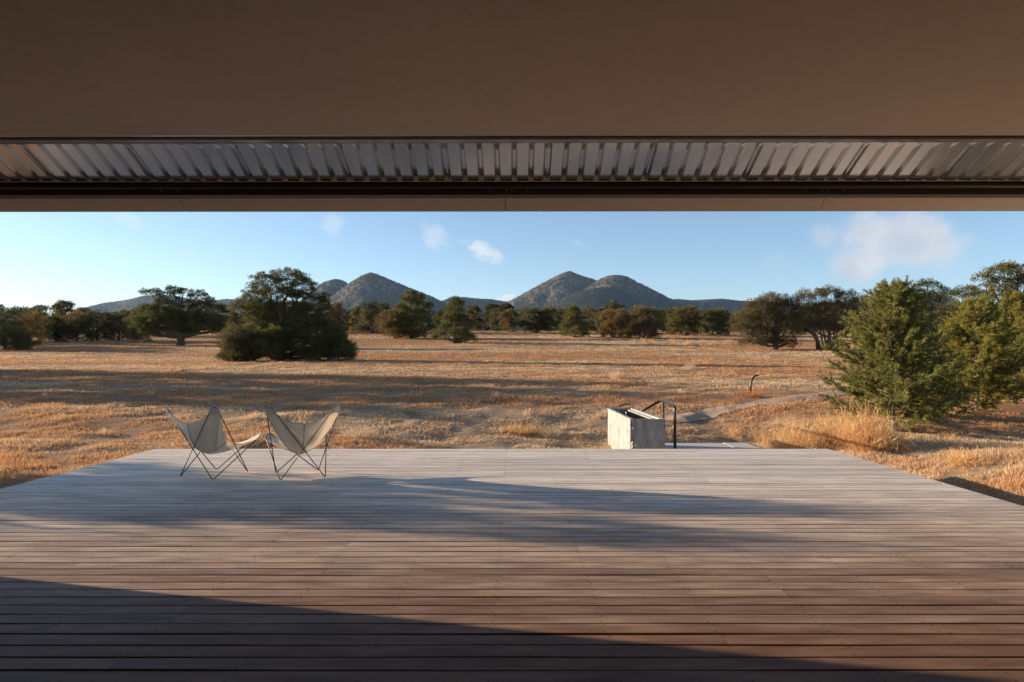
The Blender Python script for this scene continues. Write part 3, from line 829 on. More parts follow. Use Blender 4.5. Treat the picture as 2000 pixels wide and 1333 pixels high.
build_trough()
def bend(pts, rad, n=6):
    """polyline with rounded corners"""
    pts = [np.array(p, float) for p in pts]; out = [pts[0]]
    for a, b, c in zip(pts[:-2], pts[1:-1], pts[2:]):
        u = (a - b) / np.linalg.norm(a - b); v = (c - b) / np.linalg.norm(c - b)
        p, q = b + u * rad, b + v * rad
        for t in np.linspace(0, 1, n): out.append((1 - t) ** 2 * p + 2 * t * (1 - t) * b + t * t * q)
    out.append(pts[-1]); return np.array(out)
def build_pipes():
    g = ground(3.26, 13.7)
    r = empty('water_pipe', (3.26, 13.7, float(g)), 0, 'bent dark steel pipe rising beside the stone trough and spouting into it', 'pipe')
    o = np.array([3.26, 13.7, float(g)])
    rad = .030
    arm = bend([(3.26, 13.7, g - .05), (3.26, 13.7, .50), (3.425, 15.66, .505), (2.90, 15.55, .235)], .11, 8)
    mb = MB(); mb.tube(arm - o, rad, 12); mb.build('spout_pipe', M['pipe'], r, True)
    mb = MB(); mb.tube(np.array([(3.475, 15.70, .49), (3.475, 15.70, float(ground(3.475, 15.7)) - .05)]) - o, .020, 10); mb.build('support_post', M['pipe'], r, True)
    mb = MB(); mb.tube(np.array([(3.26, 13.7, g - .02), (3.26, 13.7, g + .03)]) - o, [.06, .055], 12); mb.build('foot_flange', M['pipe'], r, True)
    # thin curved filler at the far rim of the trough
    mb = MB(); mb.tube([(2.57, 16.49, .18), (2.59, 16.53, .30), (2.65, 16.55, .33), (2.73, 16.56, .345), (2.87, 16.56, .342)], [.016, .016, .016, .019, .012], 8)
    tag(mb.build('filler_pipe', M['pipe'], None, True), 'thin curved filler pipe over the far rim of the stone trough', 'pipe')
    # hooked standpipe out in the meadow
    x, y, z = spot(1466, 769)
    mb = MB(); s = y / 1333
    pts = [(x, y, z - .1), (x, y, z + .30), (x + .02, y, z + 18 * s + .05), (x + 3.5 * s, y, z + 29 * s), (x + 8 * s, y, z + 34 * s), (x + 13 * s, y, z + 35.5 * s), (x + 17 * s, y, z + 35 * s)]
    mb.tube(pts, [.036, .036, .036, .036, .034, .024, .014], 10)
    tag(mb.build('standpipe', M['pipe'], None, True), 'dark hooked standpipe sticking up out of a rusty clump in the meadow', 'pipe')
    return x, y
HOOK = build_pipes()
def build_slabs():
    def slab(pts, label):
        top = -.615
        V = [(x, y, top) for x, y in pts] + [(x, y, top - .09) for x, y in pts]
        mb = MB(); mb.add(V, [(0, 1, 2, 3), (0, 4, 5, 1), (1, 5, 6, 2), (2, 6, 7, 3), (3, 7, 4, 0)])
        o = mb.build('paving_slab', M['concrete']); bv = o.modifiers.new('edge', 'BEVEL'); bv.width = .008; bv.segments = 2
        tag(o, label, 'slab', 'concrete slabs beyond the deck')
    slab([(3.06, 12.2), (5.02, 12.2), (5.14, 16.72), (2.96, 16.70)], 'grey concrete slab under the foot of the bent pipe')
    slab([(5.05, 12.2), (5.80, 12.2), (5.74, 16.78), (5.175, 16.80)], 'grey concrete slab farther right of the trough, past a pale joint')
build_slabs()

# ------------------------------------------------------------------ dry grass: beyond counting
def blades(pos, n, length, width, lean, rng, updir=None):
    """n triangles at every position"""
    m = len(pos)
    P = np.repeat(pos, n, 0); k = len(P)
    L = np.repeat(length, n) * rng.uniform(.55, 1.25, k); W = np.repeat(width, n) * rng.uniform(.7, 1.3, k)
    a = rng.uniform(0, 2 * np.pi, k); le = np.abs(rng.normal(0, lean, k))
    D = np.stack([np.cos(a) * np.sin(le), np.sin(a) * np.sin(le), np.cos(le)], -1)
    b = rng.uniform(0, 2 * np.pi, k); S = np.stack([np.cos(b), np.sin(b), np.zeros(k)], -1)
    P = P + S * rng.uniform(0, .045, (k, 1)) * (np.repeat(length, n)[:, None] / .1)
    V = np.stack([P - S * W[:, None], P + S * W[:, None], P + D * L[:, None]], 1).reshape(-1, 3)
    return V, np.arange(k * 3).reshape(-1, 3)
def build_grass():
    rng = np.random.default_rng(12)
    N = 520000
    e = .3; u = rng.random(N)
    Y = ((5.2 ** e) + u * (150 ** e - 5.2 ** e)) ** (1 / e)
    X = rng.uniform(-1, 1, N) * (Y * .98 + 2.0)
    ok = ~((X > -5.84) & (X < 5.15) & (Y < 11.15))
    ok &= ~((X > -6.4) & (X < 5.7) & (Y < 5.6))
    ok &= ~((X > 2.12) & (X < 3.08) & (Y > 13.55) & (Y < 16.55))
    ok &= ~((X > 2.9) & (X < 5.8) & (Y > 11.4) & (Y < 16.82))
    pd = path_dist(X, Y); onpath = pd < .22 + .35 * rng.random(N) + .2 * (vn(X * 1.7, Y * 1.7, 33) - .5); ok &= ~onpath | (rng.random(N) < .5)
    cl = fbm(X / .75, Y / .75, 3, 101); cl2 = fbm(X / 3.5, Y / 3.5, 2, 104)
    far = np.clip((Y - 40) / 40, 0, 1)
    bare = (np.hypot((X - 1.3) / 2.6, (Y - 14.2) / 1.3) < 1) & (rng.random(N) < .5)
    ok &= ~bare
    ok &= (rng.random(N) < np.clip((cl - .28) * 4.4, .08, 1) * (1 - far) + far)
    X, Y, cl, cl2 = X[ok], Y[ok], cl[ok], cl2[ok]
    Z = ground(X, Y) - .012
    nearR = np.clip(1 - np.abs(Y - 10) / 6, 0, 1) * (np.abs(X) > 5)
    L = (.035 + .105 * np.clip((cl - .32) * 2.2, 0, 1) + .05 * np.clip(cl2 - .5, 0, 1) + .05 * nearR) * (1 + np.clip(Y / 130, 0, .7))
    W = .0028 + .00026 * Y
    V, Fc = blades(np.stack([X, Y, Z], -1), 6, L * .64, W, .9, rng)
    mb = MB(); mb.add(V, Fc); tag(mb.build('grass', M['grass']), kind='stuff')
build_grass()

# ------------------------------------------------------------------ dry shrubs, twigs
def stems(n, h, rad, rng, curl=.5, fine=2):
    """bushy bunch of thin curved stems, each a three-piece ribbon"""
    mb = MB()
    a = rng.uniform(0, 2 * np.pi, n); q = rng.random(n) ** .6
    r0 = q * rad * .35
    el = 1.45 - q * 1.05
    L = h * rng.uniform(.65, 1.08, n) * (1.0 - .18 * q)
    b = np.stack([np.cos(a) * r0, np.sin(a) * r0, np.zeros(n)], -1)
    sc = rad / max(h, 1e-6)
    d = np.stack([np.cos(a) * np.cos(el) * (.5 + .6 * sc), np.sin(a) * np.cos(el) * (.5 + .6 * sc), np.sin(el)], -1)
    j = lambda s: rng.normal(0, s, (n, 3))
    p1 = b + d * L[:, None] * .4 + j(.02); p2 = p1 + (d + j(curl * .5)) * L[:, None] * .33; p3 = p2 + (d * .7 + j(curl)) * L[:, None] * .33
    t = rng.uniform(0, 2 * np.pi, n); S = np.stack([np.cos(t), np.sin(t), np.zeros(n)], -1)
    w = rng.uniform(.7, 1.3, n)[:, None]
    def ribbon(q0, q1, w0, w1, S, ww):
        V = np.stack([q0 - S * w0 * ww, q0 + S * w0 * ww, q1 + S * w1 * ww, q1 - S * w1 * ww], 1).reshape(-1, 3)
        mb.add(V, np.arange(len(V)).reshape(-1, 4))
    ribbon(b, p1, .0035, .003, S, w); ribbon(p1, p2, .003, .0028, S, w); ribbon(p2, p3, .0028, .001, S, w)
    for _ in range(fine * 3):
        u = rng.uniform(.15, 1, n)[:, None]
        q0 = p1 * (1 - u) + p2 * u if _ % 2 else p2 * (1 - u) + p3 * u
        q1 = q0 + (d * .35 + j(.55)) * (L * rng.uniform(.10, .26, n))[:, None]
        t = rng.uniform(0, 2 * np.pi, n); S2 = np.stack([np.cos(t), np.sin(t), rng.normal(0, .4, n)], -1)
        ribbon(q0, q1, .0034, .0012, S2, w)
    return mb
def shrub(px, py, h, rad, n, mat, label, cat='shrub', group='dry shrubs in the meadow', name='dry_shrub', curl=.5, dens=2, thick=1.0):
    x, y, z = spot(px, py)
    rng = np.random.default_rng(int(px * 7 + py))
    mb = stems(n, h, rad, rng, curl, dens)
    o = mb.build(name, mat); o.location = (x, y, float(ground(x, y)) - .02)
    tag(o, label, cat, group); return o
shrub(1562, 881, .80, .56, 640, M['strawbush'], 'bushy straw coloured shrub by the far right corner of the deck')
shrub(1635, 868, .70, .46, 460, M['strawbush'], 'straw shrub in the middle of the clump below the young pine')
shrub(1692, 880, .92, .52, 700, M['strawbush'], 'tall straw shrub leaning on the foot of the young pine')
shrub(1205, 741, .46, .30, 260, M['palebush'], 'small pale round tumbleweed alone in the meadow', 'tumbleweed', None, 'tumbleweed', .35)
shrub(1347, 721, .42, .42, 160, M['palebush'], 'low pale tuft on the long shadow beyond the tumbleweed')
shrub(1467, 774, .22, .62, 300, M['rustbush'], 'low rusty clump around the foot of the hooked standpipe')
shrub(1020, 843, .30, .60, 320, M['strawbush'], 'low straw tussock left of the stone trough')
shrub(1075, 851, .24, .42, 200, M['palebush'], 'low pale tussock close beside the trough')
shrub(700, 858, .30, .50, 260, M['palebush'], 'pale tussock just right of the chairs beyond the deck')
shrub(1890, 905, .28, .50, 300, M['strawbush'], 'straw tussock right of the deck below the pines')
def tussocks():
    rng = np.random.default_rng(55); protos = {}
    def proto(kind):
        if kind not in protos:
            mb = stems(90, .30, .22, np.random.default_rng(len(protos) + 70), .35, 1)
            protos[kind] = [mb.data('tussock', M[kind]), False]
        return protos[kind][0]
    def put(px, py, kind, sc, lab, group):
        x, y, z = spot(px, py)
        if abs(x) < 6 and y < 12.5: return
        if path_dist(x, y) < .5: return
        o = bpy.data.objects.new('tussock', proto(kind)); COL.objects.link(o)
        o.location = (x, y, float(ground(x, y)) - .02); o.rotation_euler = (0, 0, rng.uniform(0, 6.28)); o.scale = (sc * rng.uniform(.8, 1.5), sc * rng.uniform(.8, 1.5), sc)
        tag(o, lab, 'grass tussock', group)
    for k, (x, y) in enumerate(((5.95, 15.9), (6.15, 16.4), (6.3, 15.8), (6.05, 16.9), (6.5, 16.6), (6.7, 16.1), (5.6, 17.2))):
        o = bpy.data.objects.new('tussock', proto('strawbush')); COL.objects.link(o)
        o.location = (x, y, float(ground(x, y)) - .03); o.rotation_euler = (0, 0, k * 1.3); o.scale = (1.1, 1.1, 1.0 + .12 * (k % 3))
        tag(o, 'straw tussock on the bank at the right end of the concrete slabs', 'grass tussock', 'straw tussocks at the slab end')
    for k in range(26): put(rng.uniform(20, 1580), rng.uniform(728, 860), 'palebush', rng.uniform(.45, .95), 'low pale tussock in the open near meadow', 'pale tussocks in the near meadow')
    for k in range(18): put(rng.uniform(1235, 1425), rng.uniform(667, 678), 'strawbush', rng.uniform(1.1, 1.8), 'straw tussock in the tall grass strip below the right tree line', 'straw tussocks below the right tree line')
    for k in range(14): put(rng.uniform(150, 345), rng.uniform(666, 671), 'strawbush', rng.uniform(1.1, 1.8), 'straw tussock in front of the dark left tree row', 'straw tussocks before the left tree row')
    for k in range(14): put(rng.uniform(1760, 1995), rng.uniform(800, 900), 'strawbush', rng.uniform(.5, 1.0), 'straw tussock on the ground under the young pines', 'straw tussocks under the young pines')
tussocks()
def bare(name, x, y, z, hs, label, cat, mat, seed, spread=.5, rad=.012, group=None, upright=False):
    rng = np.random.default_rng(seed); mb = MB()
    for h in hs:
        a = rng.uniform(0, 2 * np.pi); le = rng.uniform(.05, spread)
        p = np.array([rng.normal(0, .04 + .12 * upright), rng.normal(0, .04), -.03]); pts = [p.copy()]
        d = np.array([math.cos(a) * math.sin(le), math.sin(a) * math.sin(le), math.cos(le)])
        for k in range(6):
            d = d + rng.normal(0, .12, 3); d /= np.linalg.norm(d); p = p + d * h / 6; pts.append(p.copy())
        mb.tube(pts, np.linspace(rad, rad * .35, 7), 5)
        for k in range(3):
            i = rng.integers(2, 6); q = pts[i]; e = d + rng.normal(0, .7, 3); e /= np.linalg.norm(e)
            mb.tube([q, q + e * h * .12, q + (e + rng.normal(0, .3, 3)) * h * .24], [rad * .5, rad * .4, rad * .2], 4)
    o = mb.build(name, mat, None, True); o.location = (x, y, z); tag(o, label, cat, group); return o
x, y, z = spot(1745, 935); bare('dead_sprig', 4.98 + .35, 9.1, float(ground(5.33, 9.1)), [.38, .45, .5, .35], 'forked pale twigs poking up beside the right deck edge', 'twigs', M['twig'], 4, .8, .009)
bare('dead_sprig', 5.42, 7.2, float(ground(5.42, 7.2)), [.34, .42, .3], 'thin dead sprig by the deck edge at the right rim of the picture', 'twigs', M['twig'], 6, .6, .006)
x, y, z = spot(447, 706); bare('dead_shrub', x, y, z, [2.5, 1.9, 1.6, 1.5, 1.3, 1.1, 1.7], 'bare upright dead shrub left of the big pinyon', 'dead shrub', M['twig'], 9, .18, .035, None, True)
x, y, z = spot(419, 660); bare('dead_branch', x, y, z, [1.0, .9, .8], 'pale fallen dead branch behind the dead shrub', 'dead branch', M['twig'], 13, 1.0, .05)

# ------------------------------------------------------------------ trees
def crown_mesh(blobs, rng, dens, sub_r, tri, tl, tw, flat=.62, up=.35, shell=.55, twigs=None, bottom=-.35):
    """foliage: clumps spread over every blob, leaf-sized faces in every clump"""
    allP, allO = [], []
    for (c, r) in blobs:
        c = np.array(c, float); r = np.array(r, float)
        area = 4 * np.pi * ((r[0] * r[1]) ** 1.6 / 3 + (r[0] * r[2]) ** 1.6 / 3 + (r[1] * r[2]) ** 1.6 / 3) ** (1 / 1.6)
        n = max(4, int(area * dens))
        d = rng.normal(0, 1, (n * 2, 3)); d /= np.linalg.norm(d, axis=1, keepdims=True)
        d = d[d[:, 2] > bottom + rng.normal(0, .25, len(d))][:n]
        q = (shell + (1 - shell) * rng.random(len(d)) ** .55) * rng.uniform(.80, 1.24, len(d))
        allP.append(c + d * r * q[:, None]); allO.append(d)
    P = np.concatenate(allP); O = np.concatenate(allO)
    k = len(P); S = sub_r * rng.uniform(.6, 1.35, k)
    Pc = np.repeat(P, tri, 0); Oc = np.repeat(O, tri, 0); Sc = np.repeat(S, tri); n = len(Pc)
    e = rng.normal(0, 1, (n, 3)); e /= np.linalg.norm(e, axis=1, keepdims=True); e *= rng.random((n, 1)) ** .45
    e[:, 2] = e[:, 2] * flat
    base = Pc + e * Sc[:, None]
    D = e * 1.0 + Oc * .45 + np.array([0, 0, up]) + rng.normal(0, .35, (n, 3)); D /= np.linalg.norm(D, axis=1, keepdims=True)
    A = np.cross(D, rng.normal(0, 1, (n, 3))); A /= np.maximum(np.linalg.norm(A, axis=1, keepdims=True), 1e-6)
    L = tl * rng.uniform(.6, 1.3, n)[:, None]; W = tw * rng.uniform(.6, 1.3, n)[:, None]
    V = np.stack([base - A * W, base + D * L * .45 + A * W * .1 - A * W * 1.1, base + D * L, base + D * L * .45 + A * W], 1).reshape(-1, 3)
    return V, np.arange(n * 4).reshape(-1, 4), P
def limb_mesh(trunk_pts, trunk_r, blobs, P, rng, twig_frac=.1, lo=.1, tw=.012):
    mb = MB(); tp = np.array(trunk_pts, float); tr = np.array(trunk_r, float)
    mb.tube(tp, tr, 8)
    nodes = [tp[-1]]
    cen = []
    for (c, r) in blobs:
        c = np.array(c, float)
        dz = np.clip((c[2] - tp[0][2]) * rng.uniform(.3, .55), tp[0][2] + lo, tp[-1][2])
        t = np.interp(dz, tp[:, 2], np.arange(len(tp))) if tp[-1][2] > tp[0][2] else 0
        i = int(min(len(tp) - 2, t)); f = t - i; s = tp[i] * (1 - f) + tp[i + 1] * f
        rr = np.interp(t, range(len(tr)), tr) * .62
        mid = (s + c) / 2 + np.array([0, 0, -.06]) * np.linalg.norm(c - s) + rng.normal(0, .06, 3) * np.linalg.norm(c - s)
        q = lambda u: (1 - u) ** 2 * s + 2 * u * (1 - u) * mid + u * u * c
        us = np.linspace(0, 1, 7); pts = np.array([q(u) for u in us]); pts[1:-1] += rng.normal(0, .035, (5, 3)) * np.linalg.norm(c - s) * .5
        mb.tube(pts, np.linspace(rr, max(.016, rr * .3), 7), 6); cen.append(pts)
    if len(P) and twig_frac > 0:
        C = np.array([p[k] for p in cen for k in (3, 4, 5, 6)])
        idx = rng.choice(len(P), int(len(P) * twig_frac), replace=False)
        for i in idx:
            j = int(np.argmin(((C - P[i]) ** 2).sum(1))); m = (C[j] + P[i]) / 2 + rng.normal(0, .07, 3)
            mb.tube([C[j], m, P[i]], [tw * 1.6, tw, tw * .5], 4, caps=False)
    return mb
def tree(name, loc, blobs, trunk_pts, trunk_r, mat, label, cat='tree', group=None, seed=1, dens=5.5, sub_r=.30, tri=26, tl=.17, tw=.035, flat=.62, shell=.55, twig=.10, bark=None, multi=None, bottom=-.35, rz=0.0, up=.35, tww=.012, lo=.1):
    rng = np.random.default_rng(seed)
    root = empty(name, loc, rz, label, cat, group)
    V, Fc, P = crown_mesh(blobs, rng, dens, sub_r, tri, tl, tw, flat, up, shell, None, bottom)
    mb = MB(); mb.add(V, Fc); mb.build('crown', mat, root)
    lm = limb_mesh(trunk_pts, trunk_r, blobs, P, rng, twig, lo, tww)
    if multi:
        for pts, rad in multi: lm.tube(pts, rad, 7)
    lm.build('trunk', bark or M['bark'], root, True)
    return root
def px_blobs(lst, x0, ybase, D, rng, depth=.8):
    """ellipsoids from (px, py, rx, ry, [dy]) seen at distance D, relative to the base of the trunk"""
    s = D / 1333; out = []
    for b in lst:
        px, py, rx, ry = b[:4]; dy = b[4] if len(b) > 4 else rng.uniform(-.3, .3) * rx * s
        out.append((((px - x0) * s, dy, (ybase - py) * s), (rx * s, rx * s * depth, ry * s)))
    return out

def named_trees():
    r = np.random.default_rng(77)
    # the big pinyon left of centre, junipers crowding its foot
    X, Y, Z = spot(548, 704)
    B = px_blobs([(520, 555, 32, 26), (560, 545, 36, 20), (592, 560, 26, 22), (545, 575, 44, 16), (598, 582, 22, 16), (498, 575, 20, 16),
                  (480, 592, 26, 16), (468, 602, 18, 12), (515, 600, 36, 18), (556, 606, 40, 20), (595, 610, 32, 20), (628, 596, 16, 18), (636, 582, 9, 14), (640, 612, 14, 16),
                  (505, 622, 26, 14), (545, 632, 40, 16), (600, 636, 38, 18), (625, 625, 22, 14), (500, 648, 40, 18), (550, 655, 50, 20), (610, 652, 46, 20), (640, 640, 20, 16), (480, 670, 40, 18), (540, 678, 46, 18), (600, 676, 50, 18), (650, 672, 26, 18), (520, 692, 50, 12), (620, 692, 50, 12)], 548, 704, Y, r)
    s = Y / 1333
    tree('pinyon_pine', (X, Y, Z - .05), B, [(0, 0, 0), (.05, 0, 1.2), (.2, 0, 2.4), (.1, 0, 3.6), (.3, 0, 4.6)], [.30, .25, .21, .16, .09], M['pinyon'],
         'big dark spreading pinyon rising above the chairs, in front of the left peak', seed=5, dens=6.0, sub_r=.27, tri=58, tl=.12, tw=.022, twig=.16)
    for k, (px, py, w, h, lab) in enumerate(((496, 706, 60, 80, 'brownish juniper at the left foot of the big pinyon'), (645, 705, 44, 72, 'dark juniper at the right foot of the big pinyon'), (462, 706, 30, 48, 'small green juniper beside the dead shrub'))):
        X, Y, Z = spot(px, py); s = Y / 1333; rr = np.random.default_rng(30 + k); bl = []
        for q in range(18):
            a = rr.uniform(-1, 1); hh = rr.uniform(.06, .85) * (1 - .35 * abs(a))
            bl.append(((a * w * s * .8, rr.uniform(-.5, .5) * w * s, hh * h * s), (w * s * rr.uniform(.28, .42), w * s * .4, h * s * rr.uniform(.18, .28))))
        tree('juniper', (X, Y, Z - .05), bl, [(0, 0, 0), (0, 0, .35), (.05, 0, .9)], [.14, .12, .06], M['juniper'] if k == 0 else M['pinyon'], lab, 'tree', 'junipers around the big pinyon', 60 + k, 6.5, .24, 48, .13, .022, .9, .45, .10, up=.5)
    # open many-limbed tree at the left
    X, Y, Z = spot(353, 675)
    B = px_blobs([(298, 574, 20, 10), (316, 584, 10, 6), (343, 566, 15, 8), (360, 573, 16, 9), (330, 574, 12, 5), (350, 590, 10, 8), (386, 577, 18, 11), (408, 590, 13, 10), (392, 600, 22, 12), (370, 596, 14, 10),
                  (322, 600, 24, 14), (288, 612, 24, 18), (318, 620, 32, 20), (300, 636, 32, 18), (278, 632, 18, 16), (350, 622, 20, 14), (338, 640, 28, 13), (380, 622, 30, 16), (412, 626, 28, 18), (396, 643, 36, 15), (430, 642, 20, 14), (290, 650, 22, 10), (362, 645, 22, 10)], 353, 675, Y, r)
    tree('pinyon_pine', (X, Y, Z - .05), B, [(0, 0, 0), (0, 0, .6), (.05, 0, 1.2), (-.1, 0, 2.3), (.2, 0, 3.6)], [.48, .42, .46, .26, .12], M['pinyon'],
         'open crooked tree with bare limbs and thick trunk standing alone at the left', seed=15, dens=4.4, sub_r=.32, tri=50, tl=.15, tw=.028, twig=.2, tww=.02, lo=1.0)
    # trees at the middle of the tree line
    def bushy(px, base, top, w, mat, lab, seed, shape='round', dens=4.0, sub=.34, tri=40, group='trees along the meadow edge', name='pinyon_pine', leaf=1.0, skirt=.07):
        X, Y, Z = spot(px, base); s = Y / 1333; H = (base - top) * s; Wd = w * s * .5; rr = np.random.default_rng(seed); bl = []
        n = 15
        for q in range(n):
            t = (q + .5) / n; z = skirt + (1 - skirt) * t
            env = {'round': math.sin(math.pi * min(1, .22 + .68 * z)) ** .6, 'cone': (1.02 - z) ** .75, 'flat': (.45 + .55 * math.sin(math.pi * min(1, z * .72))) if z < .95 else .5}[shape]
            a = q * 2.4 + rr.uniform(-.4, .4); ro = Wd * env * rr.uniform(.45, .8)
            br = Wd * rr.uniform(.30, .46) * (.55 + .45 * env)
            bl.append(((math.cos(a) * ro, math.sin(a) * ro, min(z * H * rr.uniform(.92, 1.0), H - br * .55)), (br, br, br * rr.uniform(.6, .8))))
        lf = Y / 90 * leaf
        return tree(name, (X, Y, Z - .08), bl, [(0, 0, 0), (.03, 0, H * .2), (.1, 0, H * .45), (0, 0, H * .7)], [H * .045, H * .036, H * .026, H * .012], mat, lab, 'tree', group, seed, dens, sub, tri, .17 * lf, .036 * lf, .75, .5, .07, tww=.018)
    bushy(888, 671, 580, 94, M['pinyon'], 'rounded full pinyon in front of the saddle between the peaks', 101, 'cone', 4.8, .34, 46)
    bushy(803, 662, 569, 72, M['pinyon'], 'tall dome topped pinyon left of the rounded full one', 102, 'round', 4.8, .34, 46)
    bushy(770, 662, 606, 70, M['juniper'], 'low spreading juniper against the tall dome topped pinyon', 103, 'round', name='juniper')
    bushy(737, 652, 600, 46, M['farfol'], 'slim tree between the big pinyon and the dome topped one, nearer the dome', 104)
    bushy(693, 650, 606, 56, M['farfol'], 'small round tree just right of the big pinyon', 105)
    bushy(975, 652, 597, 62, M['farfol'], 'round crowned tree showing its trunk right of the saddle', 106, 'flat', skirt=.32)
    bushy(1048, 652, 604, 66, M['farfol'], 'dark wide tree below the left slope of the twin peak', 107, 'flat', skirt=.25)
    bushy(1120, 660, 597, 66, M['pinyon'], 'dense egg shaped pinyon at the meadow edge under the twin peaks', 108, 'cone', 4.4)
    bushy(1200, 661, 606, 74, M['juniper'], 'brownish spreading juniper right of the egg shaped pinyon', 109, name='juniper')
    bushy(1258, 662, 600, 74, M['juniper'], 'brownish juniper with a higher crown in the pair under the right peak', 110, name='juniper')
    bushy(1335, 656, 600, 70, M['farfol'], 'shadowed tree in the row left of the two big grey junipers', 111)
    bushy(1392, 655, 606, 60, M['farfol'], 'small shadowed tree next to the left big grey juniper', 112)
    bushy(925, 656, 622, 34, M['farfol'], 'little bush tucked against the rounded full pinyon', 113)
    # two big grey-green junipers at the right
    for (px, base, pts, lab, sd) in ((1515, 683, [(1510, 588, 34, 14), (1480, 600, 30, 16), (1535, 596, 28, 16), (1460, 622, 30, 18), (1500, 622, 38, 20), (1542, 620, 28, 20), (1450, 645, 26, 16), (1485, 652, 34, 16), (1530, 650, 32, 18), (1470, 668, 30, 8), (1540, 670, 20, 12), (1510, 668, 24, 12)],
                                 'wide grey green juniper reaching the ground right of the meadow', 121),
                                (1618, 684, [(1575, 585, 22, 18), (1600, 576, 16, 14), (1622, 572, 18, 14), (1650, 584, 24, 16), (1680, 596, 22, 16), (1590, 606, 30, 20), (1630, 604, 32, 20), (1670, 618, 28, 18), (1585, 634, 24, 14), (1620, 636, 34, 14), (1660, 642, 30, 14), (1690, 630, 18, 14)],
                                 'tall juniper with several dark stems showing under its crown', 122)):
        X, Y, Z = spot(px, base); B = px_blobs(pts, px, base, Y, np.random.default_rng(sd))
        st = []
        if sd == 122:
            rr = np.random.default_rng(3)
            for q in range(9):
                a = rr.uniform(-1, 1); st.append(([(a * .9, rr.uniform(-.4, .4), 0), (a * 1.2, rr.uniform(-.5, .5), .9), (a * 2.0, rr.uniform(-.6, .6), 2.1)], [.13, .10, .05]))
        tree('juniper', (X, Y, Z - .06), B, [(0, 0, 0), (.02, 0, .5), (.1, 0, 1.6), (.1, 0, 3.2)], [.26, .22, .15, .08], M['juniper'], lab, 'tree', 'big junipers at the right', sd, 5.2, .30, 42, .15, .024, .9, .45, .16, multi=st or None, up=.45)
    # taller trees behind the young pines
    def at(px, Y, base_off, pts, lab, sd, mat, trunkpx):
        X = (px - 1001) / 1333 * Y; Z = float(gz(X, Y)); yb = 697 + (EYE - Z) / Y * 1333
        B = px_blobs(pts, px, yb, Y, np.random.default_rng(sd)); H = (yb - min(p[1] for p in pts)) * Y / 1333
        tree('pinyon_pine', (X, Y, Z - .06), B, [(0, 0, 0), (.03, 0, H * .3), (.12, 0, H * .55), (.05, 0, H * .8)], [.22, .18, .13, .06], mat, lab, 'tree', 'pinyons behind the young pines', sd, 5.0, .25, 48, .12, .022, .6, .5, .16)
    at(1812, 45, 0, [(1812, 560, 30, 13), (1785, 572, 22, 10), (1840, 574, 24, 10), (1812, 582, 34, 12), (1780, 590, 16, 9), (1845, 590, 16, 8), (1795, 604, 24, 10), (1828, 606, 20, 9)], 'umbrella topped pinyon with bare trunk behind the nearest young pine', 131, M['pinyon'], 1808)
    at(1975, 38, 0, [(1955, 530, 28, 14), (1990, 526, 34, 14), (1930, 548, 26, 16), (1970, 555, 40, 20), (2010, 550, 36, 24), (1925, 570, 18, 14), (1960, 585, 40, 20), (2010, 590, 40, 24), (1985, 615, 44, 20)], 'tallest pinyon at the right rim of the picture', 132, M['pinyon'], 1975)
    at(1893, 42, 0, [(1890, 570, 26, 13), (1870, 582, 18, 12), (1912, 584, 22, 14), (1880, 602, 32, 14), (1915, 606, 26, 16), (1890, 626, 36, 16)], 'green pinyon between the umbrella topped one and the tallest', 133, M['pinyon'], 1890)
    at(1840, 34, 0, [(1825, 620, 24, 14), (1855, 612, 26, 16), (1840, 636, 34, 16), (1870, 634, 24, 16), (1850, 655, 34, 14)], 'low dark pinyon filling the gap between the two young pines', 134, M['farfol'], 1840)
    at(1738, 40, 0, [(1700, 605, 22, 18), (1730, 600, 24, 20), (1762, 606, 24, 16), (1715, 630, 28, 18), (1755, 632, 28, 16)], 'dark juniper hidden behind the nearest young pine', 135, M['juniper'], 1738)
    # young pines close by
    def young(X, Y, H, Rr, mat, lab, seed, nbr=78, tufts=1.0):
        rng = np.random.default_rng(seed); Z = float(ground(X, Y))
        root = empty('young_pine', (X, Y, Z - .04), 0, lab, 'tree', 'young pines right of the deck')
        mb = MB()
        tz = np.linspace(0, H * .97, 9); tx = np.cumsum(rng.normal(0, .018, 9)); ty = np.cumsum(rng.normal(0, .018, 9))
        mb.tube(np.stack([tx, ty, tz], -1), np.linspace(.055, .010, 9), 7)
        T, D = [], []
        for q in range(nbr):
            t = (q + .3) / nbr; t = t ** .92
            z0 = H * (.05 + .90 * t); L = Rr * (1.0 - t) ** .72 * rng.uniform(.72, 1.12) * (1.0 if t > .12 else .8) + .12
            a = q * 2.399 + rng.uniform(-.35, .35); el = .05 + .75 * t + rng.normal(0, .10)
            o = np.array([np.interp(z0, tz, tx), np.interp(z0, tz, ty), z0])
            d = np.array([math.cos(a) * math.cos(el), math.sin(a) * math.cos(el), math.sin(el)])
            us = np.linspace(0, 1, 6); pts = np.array([o + d * L * u + np.array([0, 0, .18 * L * u * u]) for u in us]); pts[1:] += rng.normal(0, .02, (5, 3))
            mb.tube(pts, np.linspace(.013 + .006 * (1 - t), .004, 6), 5, caps=False)
            nb = max(4, int(L * 17))
            for k in range(nb):
                u = .18 + .82 * (k + rng.random()) / nb; i = min(4, int(u * 5)); f = u * 5 - i
                p = pts[i] * (1 - f) + pts[i + 1] * f
                e = d + rng.normal(0, .55, 3) + np.array([0, 0, .22]); e /= np.linalg.norm(e); l = rng.uniform(.12, .36) * (1.15 - .5 * u) * min(1, .5 + L)
                if rng.random() < .7: mb.tube([p, p + e * l], [.004, .0022], 3, caps=False)
                m = max(2, int(l / .042 * tufts))
                for w in range(m):
                    T.append(p + e * l * (w + 1) / m + rng.normal(0, .008, 3)); D.append(e)
            T.append(pts[-1]); D.append(d)
